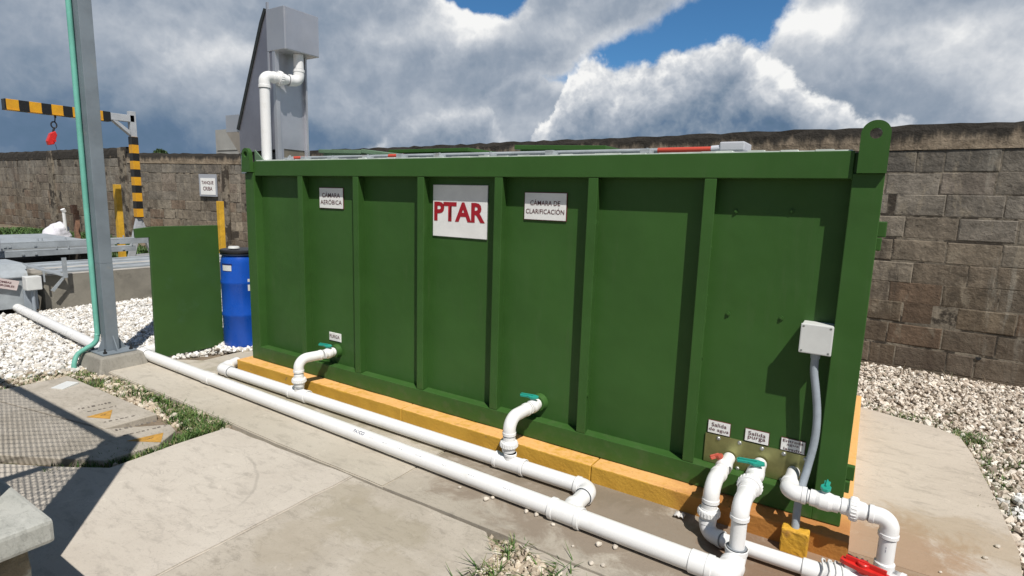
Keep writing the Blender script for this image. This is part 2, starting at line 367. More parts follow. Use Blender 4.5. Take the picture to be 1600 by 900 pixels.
APRON = concrete('apron_concrete', (.44, .395, .325), (.36, .32, .26), stain=[
    (2.75, -.38, 1.3, .36, (.22, .175, .13), .85), (2.2, -.1, .9, .25, (.19, .155, .11), .7), (3.5, -.25, .5, .4, (.20, .12, .07), .8), (3.9, -.1, .5, .3, (.31, .20, .12), .7), (.6, -.25, 1.0, .16, (.22, .20, .14), .6)])
APRON2 = concrete('right_apron_concrete', (.56, .49, .41), (.49, .425, .35), stain=[(3.75, .05, .36, .5, (.33, .20, .11), .75), (4.05, .45, .45, .2, (.36, .27, .17), .5)])
APRON1 = concrete('left_apron_concrete', (.50, .455, .38), (.44, .395, .32), stain=[(.4, -.15, 1.6, .22, (.27, .245, .17), .75)])
CONC_G = concrete('weathered_grey_concrete', (.34, .32, .28), (.26, .245, .21), sc_=2)
CAPC = concrete('cap_concrete', (.44, .44, .40), (.34, .345, .31), sc_=3)
COVERC = concrete('cover_concrete', (.47, .425, .36), (.36, .32, .26), sc_=3)
SOIL = mat('bare_soil', (.20, .155, .11), .95, var=.35, vs=7, c2=(.09, .10, .05), c2s=2.5, c2t=(.5, .62), bump=.02, bs=30)
STONE_C = attr_mat('crushed_marble', rough=.75, var=.12, vs=40)
GRASS = attr_mat('grass_blade', rough=.6, var=0)
def block_mat():
    m_ = bpy.data.materials.new('concrete_block'); m_.use_nodes = True; t = NT(m_.node_tree); b = t.n['Principled BSDF']; b.inputs['Roughness'].default_value = .95
    a = t.new('ShaderNodeAttribute', attribute_name='tint').outputs['Color']; co = t.new('ShaderNodeTexCoord').outputs['Object']
    a = t.vmath('MULTIPLY', a, t.ramp(t.noise(co, 8, 8, .68, .5), .25, .75, .62, 1.35))
    a = t.vmath('MULTIPLY', a, t.ramp(t.noise(co, 1.1, 6, .6), .3, .7, .68, 1.25))
    st = t.noise(t.scalev(co, 3.2, 3.2, .35), 1.3, 8, .68); a = t.mix(t.ramp(st, .56, .68, 0, .55), a, (.045, .036, .028)); a = t.mix(t.ramp(st, .42, .34, 0, .45), a, (.34, .32, .27))   # dark runs and pale drips
    f = t.ramp(t.noise(t.scalev(co, 3, 3, 1), 3, 8, .68, .6), .54, .66, 0, .6); a = t.mix(f, a, (.30, .255, .19))     # smears of mortar
    f = t.ramp(t.noise(co, 17, 8, .7), .63, .68, 0, .8); a = t.mix(f, a, (.03, .024, .018))                          # pits
    sep = t.new('ShaderNodeSeparateXYZ'); t.put(sep.inputs[0], t.new('ShaderNodeNewGeometry').outputs['Position'])
    lo = t.ramp(t.math('ADD', sep.outputs[2], t.math('MULTIPLY', t.noise(co, 3, 6, .65), 1.1)), 1.25, .6, 0, .55); a = t.mix(lo, a, (.085, .055, .035))   # damp brown foot
    t.put(b.inputs['Base Color'], a)
    bn = t.new('ShaderNodeBump'); bn.inputs['Strength'].default_value = 1; bn.inputs['Distance'].default_value = .012
    t.put(bn.inputs['Height'], t.math('ADD', t.noise(co, 24, 8, .65), t.math('MULTIPLY', t.noise(co, 5, 5, .6), 1.2))); t.l.new(bn.outputs[0], b.inputs['Normal']); return m_
BLOCK = block_mat()

# ---------------------------------------------------------------- ground
def noise2(x, y, s=1.0, seed=0):
    out = np.zeros_like(x); r_ = np.random.default_rng(seed)
    for k in range(7):
        a, b, p, q = r_.uniform(.6, 2.2)*s, r_.uniform(.6, 2.2)*s, r_.uniform(0, 6.3), r_.uniform(0, 6.3)
        out += np.sin(x*a+p+1.3*np.sin(y*b*.7+q))*np.cos(y*b+q)
    return out/7
def gz(x, y):
    x = np.asarray(x, float); y = np.asarray(y, float)
    t = np.clip((-x-7.8)/3.5, 0, 1); t = t*t*(3-2*t)
    return -.035+t*.28+noise2(x, y, 2.0, 3)*.012*np.clip((np.hypot(x-1, y-1)-1)/4, 0, 1)
def ground():
    xs = np.concatenate([[-900, -300, -100, -50], np.arange(-32, 12, .25), [16, 30, 80, 300, 900]])
    ys = np.concatenate([[-900, -300, -80, -30, -12], np.arange(-6, 7, .25), [10, 20, 60, 200, 900]])
    X, Y = np.meshgrid(xs, ys); Z = gz(X, Y)
    vs = np.stack([X, Y, Z], -1).reshape(-1, 3); nx = len(xs); ny = len(ys)
    fs = [(j*nx+i, j*nx+i+1, (j+1)*nx+i+1, (j+1)*nx+i) for j in range(ny-1) for i in range(nx-1)]
    b = MB(); b.v = [tuple(v) for v in vs]; b.f = fs; b.sm = [True]*len(fs)
    tag(b.build('ground', SOIL), kind='structure')
ground()
def slab(name, poly, m_, z1=0.0, z0=-.09, jit=.004, bev=.006):
    """concrete slab from an outline, its edge slightly irregular"""
    pts = []
    n = len(poly)
    for i in range(n):
        a = V((*poly[i], 0)); c = V((*poly[(i+1) % n], 0)); L = (c-a).length; k = max(1, int(L/.12))
        for j in range(k):
            p = a.lerp(c, j/k); q = jit if j else 0
            pts.append((p.x+random.uniform(-q, q), p.y+random.uniform(-q, q)))
    bm = bmesh.new(); bot = [bm.verts.new((x, y, z0)) for x, y in pts]; top = [bm.verts.new((x, y, z1)) for x, y in pts]
    f = bm.faces.new(top); bm.faces.new(bot[::-1]); N = len(pts)
    for i in range(N): bm.faces.new((bot[i], bot[(i+1) % N], top[(i+1) % N], top[i]))
    bmesh.ops.recalc_face_normals(bm, faces=bm.faces[:])
    if bev:
        ed = [e for e in bm.edges if abs(e.verts[0].co.z-z1) < 1e-6 and abs(e.verts[1].co.z-z1) < 1e-6]
        bmesh.ops.bevel(bm, geom=ed, offset=bev, segments=2, affect='EDGES')
    me = bpy.data.meshes.new(name); bm.to_mesh(me); bm.free(); me.materials.append(m_)
    o = bpy.data.objects.new(name, me); col.objects.link(o); return tag(o, kind='structure')
slab('apron_slab', [(-1.46, -.735), (-.3, -.742), (.6, -.760), (1.60, -.766), (1.60, 0.3), (1.60, 2.2), (-1.3, 2.2), (-1.2, -.12), (-1.62, -.36)], APRON1)
slab('apron_slab', [(1.606, -.766), (2.3, -.758), (3.2, -.75), (4.0, -.75), (4.2, -.5), (4.18, -.0015), (3.7, -.0015), (3.2, -.0015), (1.606, -.0015)], APRON, jit=.0, bev=.001)
slab('apron_slab', [(1.606, .0), (4.19, .0), (4.235, .45), (4.225, 1.0), (4.20, 1.6), (4.17, 1.88), (4.06, 1.97), (3.62, 2.13), (1.606, 2.2)], APRON2, z1=.0005, jit=.0, bev=.001)
slab('path_slab', [(.30, -.80), (.29, -1.1), (.31, -1.45), (.05, -1.62), (-.6, -2.0), (-1.6, -3.2), (1.395, -3.8), (1.395, -.775)], CONC_A, jit=.006)
slab('path_slab', [(1.403, -.777), (2.25, -.775), (2.38, -.90), (2.36, -1.05), (2.20, -1.3), (2.1, -3.8), (1.403, -3.8)], CONC_B, z1=-.002)
slab('path_slab', [(2.40, -.757), (4.2, -.757), (4.2, -1.0), (2.9, -.92), (2.5, -.80)], CONC_B, z1=-.006)

# ---------------------------------------------------------------- crushed stone and grass
def ico():
    bm = bmesh.new(); bmesh.ops.create_icosphere(bm, subdivisions=1, radius=1); bm.verts.index_update()
    v = np.array([x.co[:] for x in bm.verts]); f = np.array([[x.index for x in p.verts] for p in bm.faces]); bm.free(); return v, f
IV, IF = ico()
def rotm(n):
    q = rng.normal(size=(n, 4)); q /= np.linalg.norm(q, axis=1)[:, None]; w, x, y, z = q.T
    return np.stack([1-2*(y*y+z*z), 2*(x*y-z*w), 2*(x*z+y*w), 2*(x*y+z*w), 1-2*(x*x+z*z), 2*(y*z-x*w), 2*(x*z-y*w), 2*(y*z+x*w), 1-2*(x*x+y*y)], 1).reshape(n, 3, 3)
def tint_mesh(name, v, f, c, m_, smooth=False):
    me = bpy.data.meshes.new(name); nv = len(v); k = f.shape[1]
    me.vertices.add(nv); me.vertices.foreach_set('co', v.astype(np.float32).ravel())
    me.loops.add(f.size); me.loops.foreach_set('vertex_index', f.astype(np.int32).ravel())
    me.polygons.add(len(f)); me.polygons.foreach_set('loop_start', np.arange(0, f.size, k, dtype=np.int32))
    me.polygons.foreach_set('loop_total', np.full(len(f), k, np.int32))
    me.update(calc_edges=True); me.validate()
    a = me.color_attributes.new('tint', 'FLOAT_COLOR', 'POINT'); a.data.foreach_set('color', np.concatenate([c, np.ones((nv, 1))], 1).astype(np.float32).ravel())
    me.polygons.foreach_set('use_smooth', np.full(len(f), smooth))
    me.materials.append(m_); o = bpy.data.objects.new(name, me); col.objects.link(o); return o
def stones(name, xy, size, palette, zoff=0.0, zspread=.012):
    n = len(xy); s = size*np.exp(rng.normal(0, .32, n)); ax = np.stack([np.ones(n), rng.uniform(.55, .95, n), rng.uniform(.35, .75, n)], 1)
    v = IV[None]*(1+rng.uniform(-.24, .24, (n, len(IV), 1))); v = v*ax[:, None, :]*s[:, None, None]*.5
    v = np.einsum('nij,nkj->nki', rotm(n), v)
    z = gz(xy[:, 0], xy[:, 1])+zoff+rng.uniform(0, zspread, n)
    v[:, :, 0] += xy[:, 0, None]; v[:, :, 1] += xy[:, 1, None]; v[:, :, 2] += z[:, None]
    f = (IF[None]+np.arange(n)[:, None, None]*len(IV)).reshape(-1, 3)
    pal = np.array(palette); c = pal[rng.integers(0, len(pal), n)]*rng.uniform(.8, 1.12, (n, 1)); c = np.repeat(c, len(IV), 0)
    return tint_mesh(name, v.reshape(-1, 3), f, np.clip(c, 0, .9), STONE_C)
def inpoly(p, poly):
    x, y = p.T; r_ = np.zeros(len(p), bool); n = len(poly)
    for i in range(n):
        (x0, y0), (x1, y1) = poly[i], poly[(i+1) % n]
        with np.errstate(divide='ignore', invalid='ignore'):
            r_ ^= ((y0 > y) != (y1 > y)) & (x < (x1-x0)*(y-y0)/(y1-y0)+x0)
    return r_
def scatter(poly, n, keep=None):
    a = np.array(poly); p = rng.uniform(a.min(0), a.max(0), (n, 2)); p = p[inpoly(p, poly)]
    if keep is not None: p = p[keep(p)]
    return p
WHITE = [(.84, .83, .80), (.78, .77, .74), (.70, .68, .64), (.86, .85, .83), (.58, .56, .52), (.45, .41, .35), (.66, .62, .55)]
PINK = [(.70, .62, .52), (.74, .66, .57), (.58, .50, .41), (.80, .74, .65), (.48, .40, .32), (.33, .27, .21)]
CREAM = [(.56, .48, .37), (.62, .56, .46), (.48, .40, .30), (.38, .31, .23)]
bed = [(-1.9, -1.35), (-2.3, -2.6), (-7.2, -2.6), (-6.2, 3.4), (-1.25, 3.4), (-1.2, .4), (-1.5, -.2)]
o = stones('white_gravel', scatter(bed, 95000, lambda p: ~((p[:, 0] < -4.62) & (p[:, 1] > -.5)) | (p[:, 0] < -6.1)), .031, WHITE, .008, .02); tag(o, 'bright white crushed stone bed around the grey column', 'gravel', kind='stuff')
rb = [(3.63, 2.14), (4.07, 1.98), (4.19, 1.88), (4.24, .45), (4.19, -.2), (4.25, -.6), (6.6, -.6), (7.6, 3.5), (3.3, 3.66), (1.0, 3.75), (1.0, 2.25)]
p = scatter(rb, 60000)
wh = (p[:, 0] > 4.5+.25*np.sin(p[:, 1]*5)) & (p[:, 1] < 1.55+.25*np.sin(p[:, 0]*6))
o = stones('gravel', p[~wh], .028, PINK, .006, .02); tag(o, 'beige crushed stone along the foot of the block wall', 'gravel', kind='stuff')
o = stones('white_gravel', p[wh], .034, WHITE, .008, .02); tag(o, 'whiter crushed stone at the right of the pale slab', 'gravel', kind='stuff')
pt = [(2.27, -.80), (2.40, -.765), (2.55, -.80), (2.9, -.93), (3.1, -1.6), (2.2, -1.6), (2.22, -1.3), (2.37, -1.05), (2.38, -.92)]
o = stones('gravel', scatter(pt, 5200), .024, CREAM, .006, .02); tag(o, 'small cream stones in the gap beside the slab', 'gravel', kind='stuff')
mid = [(-1.47, -.74), (.27, -.745), (.28, -1.45), (.0, -1.66), (-1.6, -1.9), (-2.6, -2.2), (-2.1, -1.25), (-1.75, -.3)]
cov = lambda p: ~((p[:, 0] > -.90) & (p[:, 0] < .26) & (p[:, 1] < -.94))
o = stones('gravel', scatter(mid, 9000, lambda p: cov(p) & (noise2(p[:, 0], p[:, 1], 5, 5) > -.28)), .036, CREAM, .002, .012); tag(o, 'loose cream stones between column footing and covers', 'gravel', kind='stuff')

def blades(name, xy, h, palette, w=.004, lean=.8, zoff=0.0):
    n = len(xy); a = rng.uniform(0, 2*np.pi, n); d = np.stack([np.cos(a), np.sin(a)], 1); hh = h*rng.uniform(.45, 1.25, n)
    ln = hh*lean*rng.uniform(.2, 1.2, n); sd = np.stack([-d[:, 1], d[:, 0]], 1)*(w*rng.uniform(.6, 1.4, n))[:, None]
    z0 = gz(xy[:, 0], xy[:, 1])+zoff; v = np.zeros((n, 6, 3))
    for i, (t, ww) in enumerate(((0, 1), (.5, .85), (1, .1))):
        c = xy+d*(ln*t*t)[:, None]
        v[:, 2*i, :2] = c-sd*ww; v[:, 2*i+1, :2] = c+sd*ww
        v[:, 2*i, 2] = v[:, 2*i+1, 2] = z0+hh*(t-.25*t*t*lean)
    f = np.array([[0, 1, 3, 2], [2, 3, 5, 4]]); f = (f[None]+np.arange(n)[:, None, None]*6).reshape(-1, 4)
    pal = np.array(palette); c = pal[rng.integers(0, len(pal), n)]*rng.uniform(.7, 1.3, (n, 1))
    return tint_mesh(name, v.reshape(-1, 3), f, np.repeat(c, 6, 0), GRASS)
GP = [(.07, .14, .025), (.05, .11, .02), (.10, .17, .04), (.20, .20, .08)]
def tufts(cs, n, spread):
    cs = np.array(cs); i = rng.integers(0, len(cs), n); return cs[i]+rng.normal(0, 1, (n, 2))*spread
def line(a, b, n): return [(a[0]+(b[0]-a[0])*t+random.uniform(-.03, .03), a[1]+(b[1]-a[1])*t+random.uniform(-.03, .03)) for t in np.linspace(0, 1, n)]
strip = line((-.95, -.80), (.2, -.80), 14)+line((-.1, -.86), (.25, -.95), 9)+line((.22, -.9), (.27, -1.2), 4)+line((.27, -1.2), (.12, -1.6), 7)+line((-.3, -.84), (.22, -.84), 10)
strip += line((.22, -.82), (.27, -1.02), 8)
q = tufts(strip, 3800, .035); q = q[(q[:, 1] < -.745) & (q[:, 0] < .285)]
tag(blades('grass', q, .055, GP, .0035), 'green grass strip along the edge of the slabs', 'grass', kind='stuff')
left = [(random.uniform(-1.9, -.95), random.uniform(-1.7, -.8)) for _ in range(16)]+line((-1.25, -.80), (-.9, -.95), 6)+[(-1.62, -.85), (-1.58, -.82), (-1.9, -1.4)]
tag(blades('grass', tufts(left, 2300, .06), .04, GP+[(.2, .2, .08)], .0035), 'thin patchy grass among the cream stones', 'grass', kind='stuff')
rt = line((4.22, .9), (4.26, 1.8), 9)+[(4.22, 1.93), (4.26, 1.96), (4.2, 1.97), (4.24, 1.9)]*5+line((4.1, 2.08), (3.7, 2.22), 6)+[(4.6, 1.75), (4.8, 1.5), (4.4, 1.6), (4.5, 1.8), (4.7, .8), (4.5, .5)]
q = tufts(rt, 1700, .045); tag(blades('grass', q, .05, GP+[(.22, .20, .10)], .003), 'weedy grass at the edge of the right slab', 'grass', kind='stuff')
pg = [(2.40, -.80), (2.43, -.83), (2.66, -.84), (2.63, -.86), (2.45, -.98), (2.41, -1.02), (2.85, -.95)]
tag(blades('grass', tufts(pg, 230, .035), .085, GP, .0032, 1.1), 'spiky grass tufts in the small stone patch', 'grass', kind='stuff')
wl = [(random.uniform(-15, -8.9), 0) for _ in range(150)]
wl = [(x, 3.3-(abs(x)-9)*.06-abs(random.gauss(0, .55))) for x, _ in wl]+[(random.uniform(-8.4, -7.6), random.uniform(2.4, 3.2)) for _ in range(10)]
tag(blades('grass', tufts(wl, 9000, .13), .16, [(.06, .13, .025), (.04, .09, .02), (.09, .15, .04)], .012, 1.0), 'low green weeds at the foot of the far wall', 'grass', kind='stuff')
xs = [(3.62+.5*random.random()**2*0+random.uniform(0, 2.0), 3.52) for _ in range(12)]
tag(blades('dry_grass', tufts(xs, 60, .06), .10, [(.16, .12, .07), (.10, .09, .04)], .003), 'a few dry stems against the block wall', 'grass', kind='stuff')

# ---------------------------------------------------------------- block walls
def wall_section(name, p0, p1, ztop, zb, label, seed, dark=1.0):
    r_ = random.Random(seed); p0 = V((*p0, 0)); p1 = V((*p1, 0)); L = (p1-p0).length; ux = (p1-p0).normalized()
    nrm = V((ux.y, -ux.x, 0))                       # faces the yard
    M = Matrix((( ux.x, -nrm.x, 0, p0.x), (ux.y, -nrm.y, 0, p0.y), (0, 0, 1, 0), (0, 0, 0, 1)))
    root = empty(name, (p0.x, p0.y, 0), label, 'wall')
    hb = .225; zc = ztop-hb
    core = MB(); core.box(0, L, .0, .14, zb-.3, zc, M); 
    cm = core.build('mortar', MORTAR, root)
    v = []; f = []; c = []
    nrow = int(math.ceil((zc-zb)/.2))
    pal = [(.185, .145, .10), (.215, .175, .13), (.16, .125, .088), (.245, .205, .155), (.175, .12, .08), (.19, .16, .125)]
    for k in range(nrow):
        z1 = zc-k*.2-.004; z0 = z1-.191
        s = -.2*(k % 2)-r_.uniform(0, .05)
        while s < L:
            w = .4+r_.uniform(-.02, .02)
            if r_.random() < .08: w *= .5
            a = max(0, s+.005+r_.uniform(-.003, .003)); b = min(L, s+w-.005+r_.uniform(-.003, .003))
            if b-a > .03:
                dz = r_.uniform(-.006, .006)+.012*math.sin(a*.9+k*1.3+seed)*(k > 0); pr = .001+r_.uniform(0, .003); e = .009
                tl = r_.uniform(-.004, .004)
                base = len(v)
                for (x, z, d) in ((a, z0, 0), (b, z0, 0), (b, z1, 0), (a, z1, 0), (a+e, z0+e, pr), (b-e, z0+e, pr+tl), (b-e, z1-e, pr+tl), (a+e, z1-e, pr)):
                    v.append(tuple(M @ V((x, -d, z+dz))))
                f += [[base+i for i in q] for q in ((4, 5, 6, 7), (0, 1, 5, 4), (1, 2, 6, 5), (2, 3, 7, 6), (3, 0, 4, 7))]
                cc = np.array(pal[r_.randrange(len(pal))])*r_.uniform(.85, 1.12)*dark; gy = max(0, 1-k/6)*.7; cc = cc*(1-gy)+np.array((.205, .19, .165))*gy*r_.uniform(.85, 1.15)
                if k == 0: cc *= .85
                c += [cc]*8
            s += w
    o = tint_mesh('blocks', np.array(v), np.array(f), np.array(c), BLOCK); o.parent = root; o.matrix_parent_inverse = Matrix.Translation(-root.location)
    # cast bond beam with a ragged top
    bb = MB(); n = int(L/.12); top = []
    for i in range(n+1):
        x = L*i/n; jz = r_.uniform(-.012, .010); jd = r_.uniform(-.006, .006)
        top.append((x, jz, jd))
    vs = []
    for (x, jz, jd) in top:
        for (d, z) in ((-.012+jd*.4, zc+.004), (-.018+jd, zc+.08), (-.012-jd, ztop-.05+jz*.5), (-.002+jd, ztop+jz), (.15, ztop+jz), (.15, zc+.004)): vs.append(M @ V((x, d, z)))
    fs = [(i*6+k, (i+1)*6+k, (i+1)*6+k+1, i*6+k+1) for i in range(n) for k in range(5)]
    bb.add(vs, fs); bb.build('bond_beam', BEAMC, root)
    return root, M, L, zc
MORTAR = mat('mortar', (.20, .17, .13), .95, var=.4, vs=9, c2=(.05, .04, .03), c2s=5, c2t=(.48, .56), bump=.008, bs=40)
def beamc():
    m_ = mat('moldy_plaster', (.38, .31, .23), .95); t = NT(m_.node_tree); b = t.n['Principled BSDF']
    co = t.new('ShaderNodeTexCoord').outputs['Object']; sep = t.new('ShaderNodeSeparateXYZ'); t.put(sep.inputs[0], t.new('ShaderNodeNewGeometry').outputs['Position'])
    c = t.mix(t.ramp(t.noise(co, 5, 8, .65), .35, .7), (.36, .29, .21), (.22, .17, .12))
    h = t.math('ADD', sep.outputs[2], t.math('MULTIPLY', t.math('SUBTRACT', t.noise(t.scalev(co, 9, 9, 1.6), 1.0, 8, .7), .5), .34))
    mold = t.ramp(h, 2.03, 2.15); c = t.mix(mold, c, (.035, .030, .024))
    f = t.ramp(t.noise(co, 30, 7, .7), .60, .68, 0, .6); c = t.mix(f, c, (.05, .04, .03)); t.put(b.inputs['Base Color'], c)
    bn = t.new('ShaderNodeBump'); bn.inputs['Strength'].default_value = 1; bn.inputs['Distance'].default_value = .02; t.put(bn.inputs['Height'], t.noise(co, 14, 8, .65)); t.l.new(bn.outputs[0], b.inputs['Normal']); return m_
BEAMC = beamc()
wall_section('block_wall', (-7.8, 4.42), (9.0, 3.42), 2.22, -.05, 'long mould-topped concrete block wall running behind the green tank', 1)
wb, Mb, Lb, zb_ = wall_section('block_wall', (-10.8, 3.6), (-7.8, 4.42), 2.22, .0, 'short stretch of block wall with the small printed notice, behind the striped post', 2)
for x in (2.66,):
    q = MB(); q.box(x, x+.16, -.04, .1, -.1, 1.99, Mb, .006); q.build('pillar', MORTAR, wb)
wa, Ma, La, za_ = wall_section('block_wall', (-29.9, 1.2), (-18.6, 3.5), 2.35, .1, 'farthest piece of the block wall at the left edge', 3)
wa, Ma, La, za_ = wall_section('block_wall', (-18.6, 3.5), (-10.8, 3.6), 2.35, .1, 'slightly taller block wall with pale drips, behind the white sack', 4)
for x, w in ((3.6, .30), (7.45, .28)):
    q = MB(); q.box(x, x+w, -.04, .1, -.1, 2.34, Ma, .006); q.build('pillar', MORTAR, wa)

# ---------------------------------------------------------------- lettering
def text_mesh(body, size, bold=.0, align='CENTER', spacing=1.0, line=1.0):
    cu = bpy.data.curves.new('t', 'FONT'); cu.body = body; cu.size = size; cu.align_x = align; cu.align_y = 'CENTER'
    cu.offset = bold*size; cu.space_character = spacing; cu.space_line = line; cu.resolution_u = 3; cu.extrude = .0
    ob = bpy.data.objects.new('t', cu); col.objects.link(ob); bpy.context.view_layer.update()
    me = bpy.data.meshes.new_from_object(ob); bpy.data.objects.remove(ob); bpy.data.curves.remove(cu)
    return me
def lettering(body, size, m_, M, parent, fit=None, bold=.02, warp=None, name='lettering', **kw):
    me = text_mesh(body, size, bold, **kw)
    if fit:
        xs = [v.co.x for v in me.vertices]; ys = [v.co.y for v in me.vertices]
        sx = fit[0]/(max(xs)-min(xs)); sy = fit[1]/(max(ys)-min(ys)) if fit[1] else sx
        cx = (max(xs)+min(xs))/2; cy = (max(ys)+min(ys))/2
        for v in me.vertices: v.co.x = (v.co.x-cx)*sx; v.co.y = (v.co.y-cy)*sy
    for v in me.vertices: v.co = warp(v.co) if warp else M @ v.co
    me.name = name; me.materials.clear(); me.materials.append(m_)
    o = bpy.data.objects.new(name, me); col.objects.link(o); o.parent = parent
    base = V(parent.location) if parent.type == 'EMPTY' else V((0, 0, 0)); o.matrix_parent_inverse = Matrix.Translation(-base)
    return o
def face_y(x, y, z, rot=0.0):   # text plane facing -y
    return Matrix.Translation((x, y, z)) @ Matrix.Rotation(rot, 4, 'Y') @ Matrix(((1, 0, 0, 0), (0, 0, -1, 0), (0, 1, 0, 0), (0, 0, 0, 1)))

# ---------------------------------------------------------------- the green tank
PY = .068; XL, XR = -.665, 3.565; ZB, ZT = .096, 1.683; ZU, ZR = 1.572, .205
tank = empty('water_treatment_tank', (1.45, 1.0, ZB), 'large dark green ribbed steel tank with white signs on its front', 'tank')
b = MB(); b.box(XL+.03, XR-.014, PY, 1.95, ZB+.01, 1.60); b.build('panel', GREEN, tank)
b = MB(); b.box(XL+.13, XR-.11, .0, .10, ZU, ZT); b.build('top_rail', GREEN, tank, .003)
b = MB(); b.box(XL+.11, XR-.11, .0, PY+.01, ZB, ZR); b.build('bottom_rail', GREEN, tank, .003)
for i in range(6):
    x = .004+.58*i; b = MB()
    b.prism([(x-.027, .001, ZR+.0015), (x+.027, .001, ZR+.0015), (x+.012, PY+.004, ZR+.0015), (x-.027, PY+.004, ZR+.0015)], (0, 0, ZU-ZR-.003)); rb_ = b.build('rib', GREEN, tank, .0025)
    if i >= 4:
        for k in range(5 if i == 4 else 9):
            z = random.uniform(.3, 1.35); w = MB(); w.box(x+.024, x+.030, .002, .008, z, z+random.uniform(.006, .03 if i == 4 else .02), ch=.0015); w.build('weld_bead', GREEN, rb_)
for (xa, xb) in ((XL, XL+.112), (XR-.11, XR)):
    b = MB(); b.box(xa, xb, .0015, .11, ZB, 1.594); b.box(xa, xb, .012, .11, 1.5945, 1.676); p_ = b.build('corner_post', GREEN, tank, .003)
    b = MB(); b.box(xa, xb, 1.85, 1.96, ZB, 1.66); b.build('corner_post', GREEN, tank, .003)
def lug(xa, xb, z0, zc, r, hr, y0, y1):
    cx = (xa+xb)/2; out = []; n = 28
    bm = bmesh.new(); ring = []; hole = []
    for i in range(n+1):
        a = math.pi*i/n; ring.append((cx+r*math.cos(a), zc+r*math.sin(a)))
    poly = [(xb, z0)]+ring+[(xa, z0)]
    ov = [bm.verts.new((x, y0, z)) for x, z in poly]
    hv = [bm.verts.new((cx+hr*math.cos(2*math.pi*i/24), y0, zc+hr*math.sin(2*math.pi*i/24))) for i in range(24)]
    oe = [bm.edges.new((ov[i], ov[(i+1) % len(ov)])) for i in range(len(ov))]; he = [bm.edges.new((hv[i], hv[(i+1) % 24])) for i in range(24)]
    bmesh.ops.triangle_fill(bm, edges=oe+he, use_beauty=True)
    res = bmesh.ops.extrude_face_region(bm, geom=bm.faces[:]); 
    for g in res['geom']:
        if isinstance(g, bmesh.types.BMVert): g.co.y = y1
    bmesh.ops.recalc_face_normals(bm, faces=bm.faces[:])
    me = bpy.data.meshes.new('lifting_lug'); bm.to_mesh(me); bm.free(); me.materials.append(GREEN)
    o = bpy.data.objects.new('lifting_lug', me); col.objects.link(o); o.parent = tank; o.matrix_parent_inverse = Matrix.Translation(-tank.location)
lug(3.468, 3.568, 1.594, 1.746, .050, .021, -.022, .008)
lug(-.672, -.556, 1.600, 1.735, .047, .024, -.022, .008)
b = MB(); b.prism([(-.556, .02, 1.684), (-.44, .02, 1.684), (-.556, .02, 1.77)], (0, .01, 0)); b.build('gusset', PALEGREEN, tank)
b = MB()
for i in range(60):
    x0 = XL+.14+i*(XR-XL-.26)/60; h = random.uniform(.004, .010); b.box(x0, x0+(XR-XL-.26)/60, .012+random.uniform(0, .004), .07, ZT+.001, ZT+.001+h)
b.build('rim_edge', mat('worn_white_rim', (.70, .74, .70), .6, var=.2, vs=9), tank)
b = MB(); b.box(XL+.1, XR-.1, .1, 1.9, 1.60, 1.655); b.build('tank_top', GREYL, tank)
b = MB(); b.box(XL+.1, XR-.1, 1.9, 1.958, 1.5, 1.70); b.build('top_rail', GREEN, tank)
for z0, z1 in ((ZB, .2), (1.57, 1.675)):
    b = MB(); b.box(XR-.05, XR-.006, .11, 1.85, z0, z1); b.build('side_rail', GREEN, tank)
for z in (1.35, .27):
    b = MB(); b.box(XR-.03, XR+.030, .13, .16, z-.01, z+.055, ch=.004); b.box(XR-.03, XR+.018, .115, .16, z-.065, z-.012, ch=.004); b.build('side_bracket', GREEN, tank)
# hatch lids seen edge-on above the rim
for (x0, x1, y0, y1, z, m_, tilt) in ((-.53, -.02, .60, 1.15, 1.800, PALEGREEN, .03), (-.30, .62, 1.2, 1.75, 1.850, GREEN, .0), (1.46, 2.12, .6, 1.2, 1.785, GREEN, .03), (-.01, .40, .60, 1.1, 1.775, PALEGREEN, .12)):
    b = MB(); Mx = Matrix.Translation(((x0+x1)/2, (y0+y1)/2, z)) @ Matrix.Rotation(tilt, 4, 'Y'); w = (x1-x0)/2; d = (y1-y0)/2
    b.box(-w, w, -d, d, -.014, .016, Mx, .004); b.box(-w+.03, w-.03, -d+.03, d-.03, -.09, -.015, Mx); h_ = b.build('hatch_lid', m_, tank)
for x in (-.22, -.02, .27, .62, .93, 1.24, 1.62, 2.02, 2.55):
    b = MB(); b.box(x, x+.05, .03, .09, ZT+.008, ZT+.02+random.uniform(0, .014), ch=.003); b.cyl((x+.025, .06, ZT+.01), (x+.025, .06, ZT+.035), .007, 8); b.build('grating_clip', GREYL, tank)
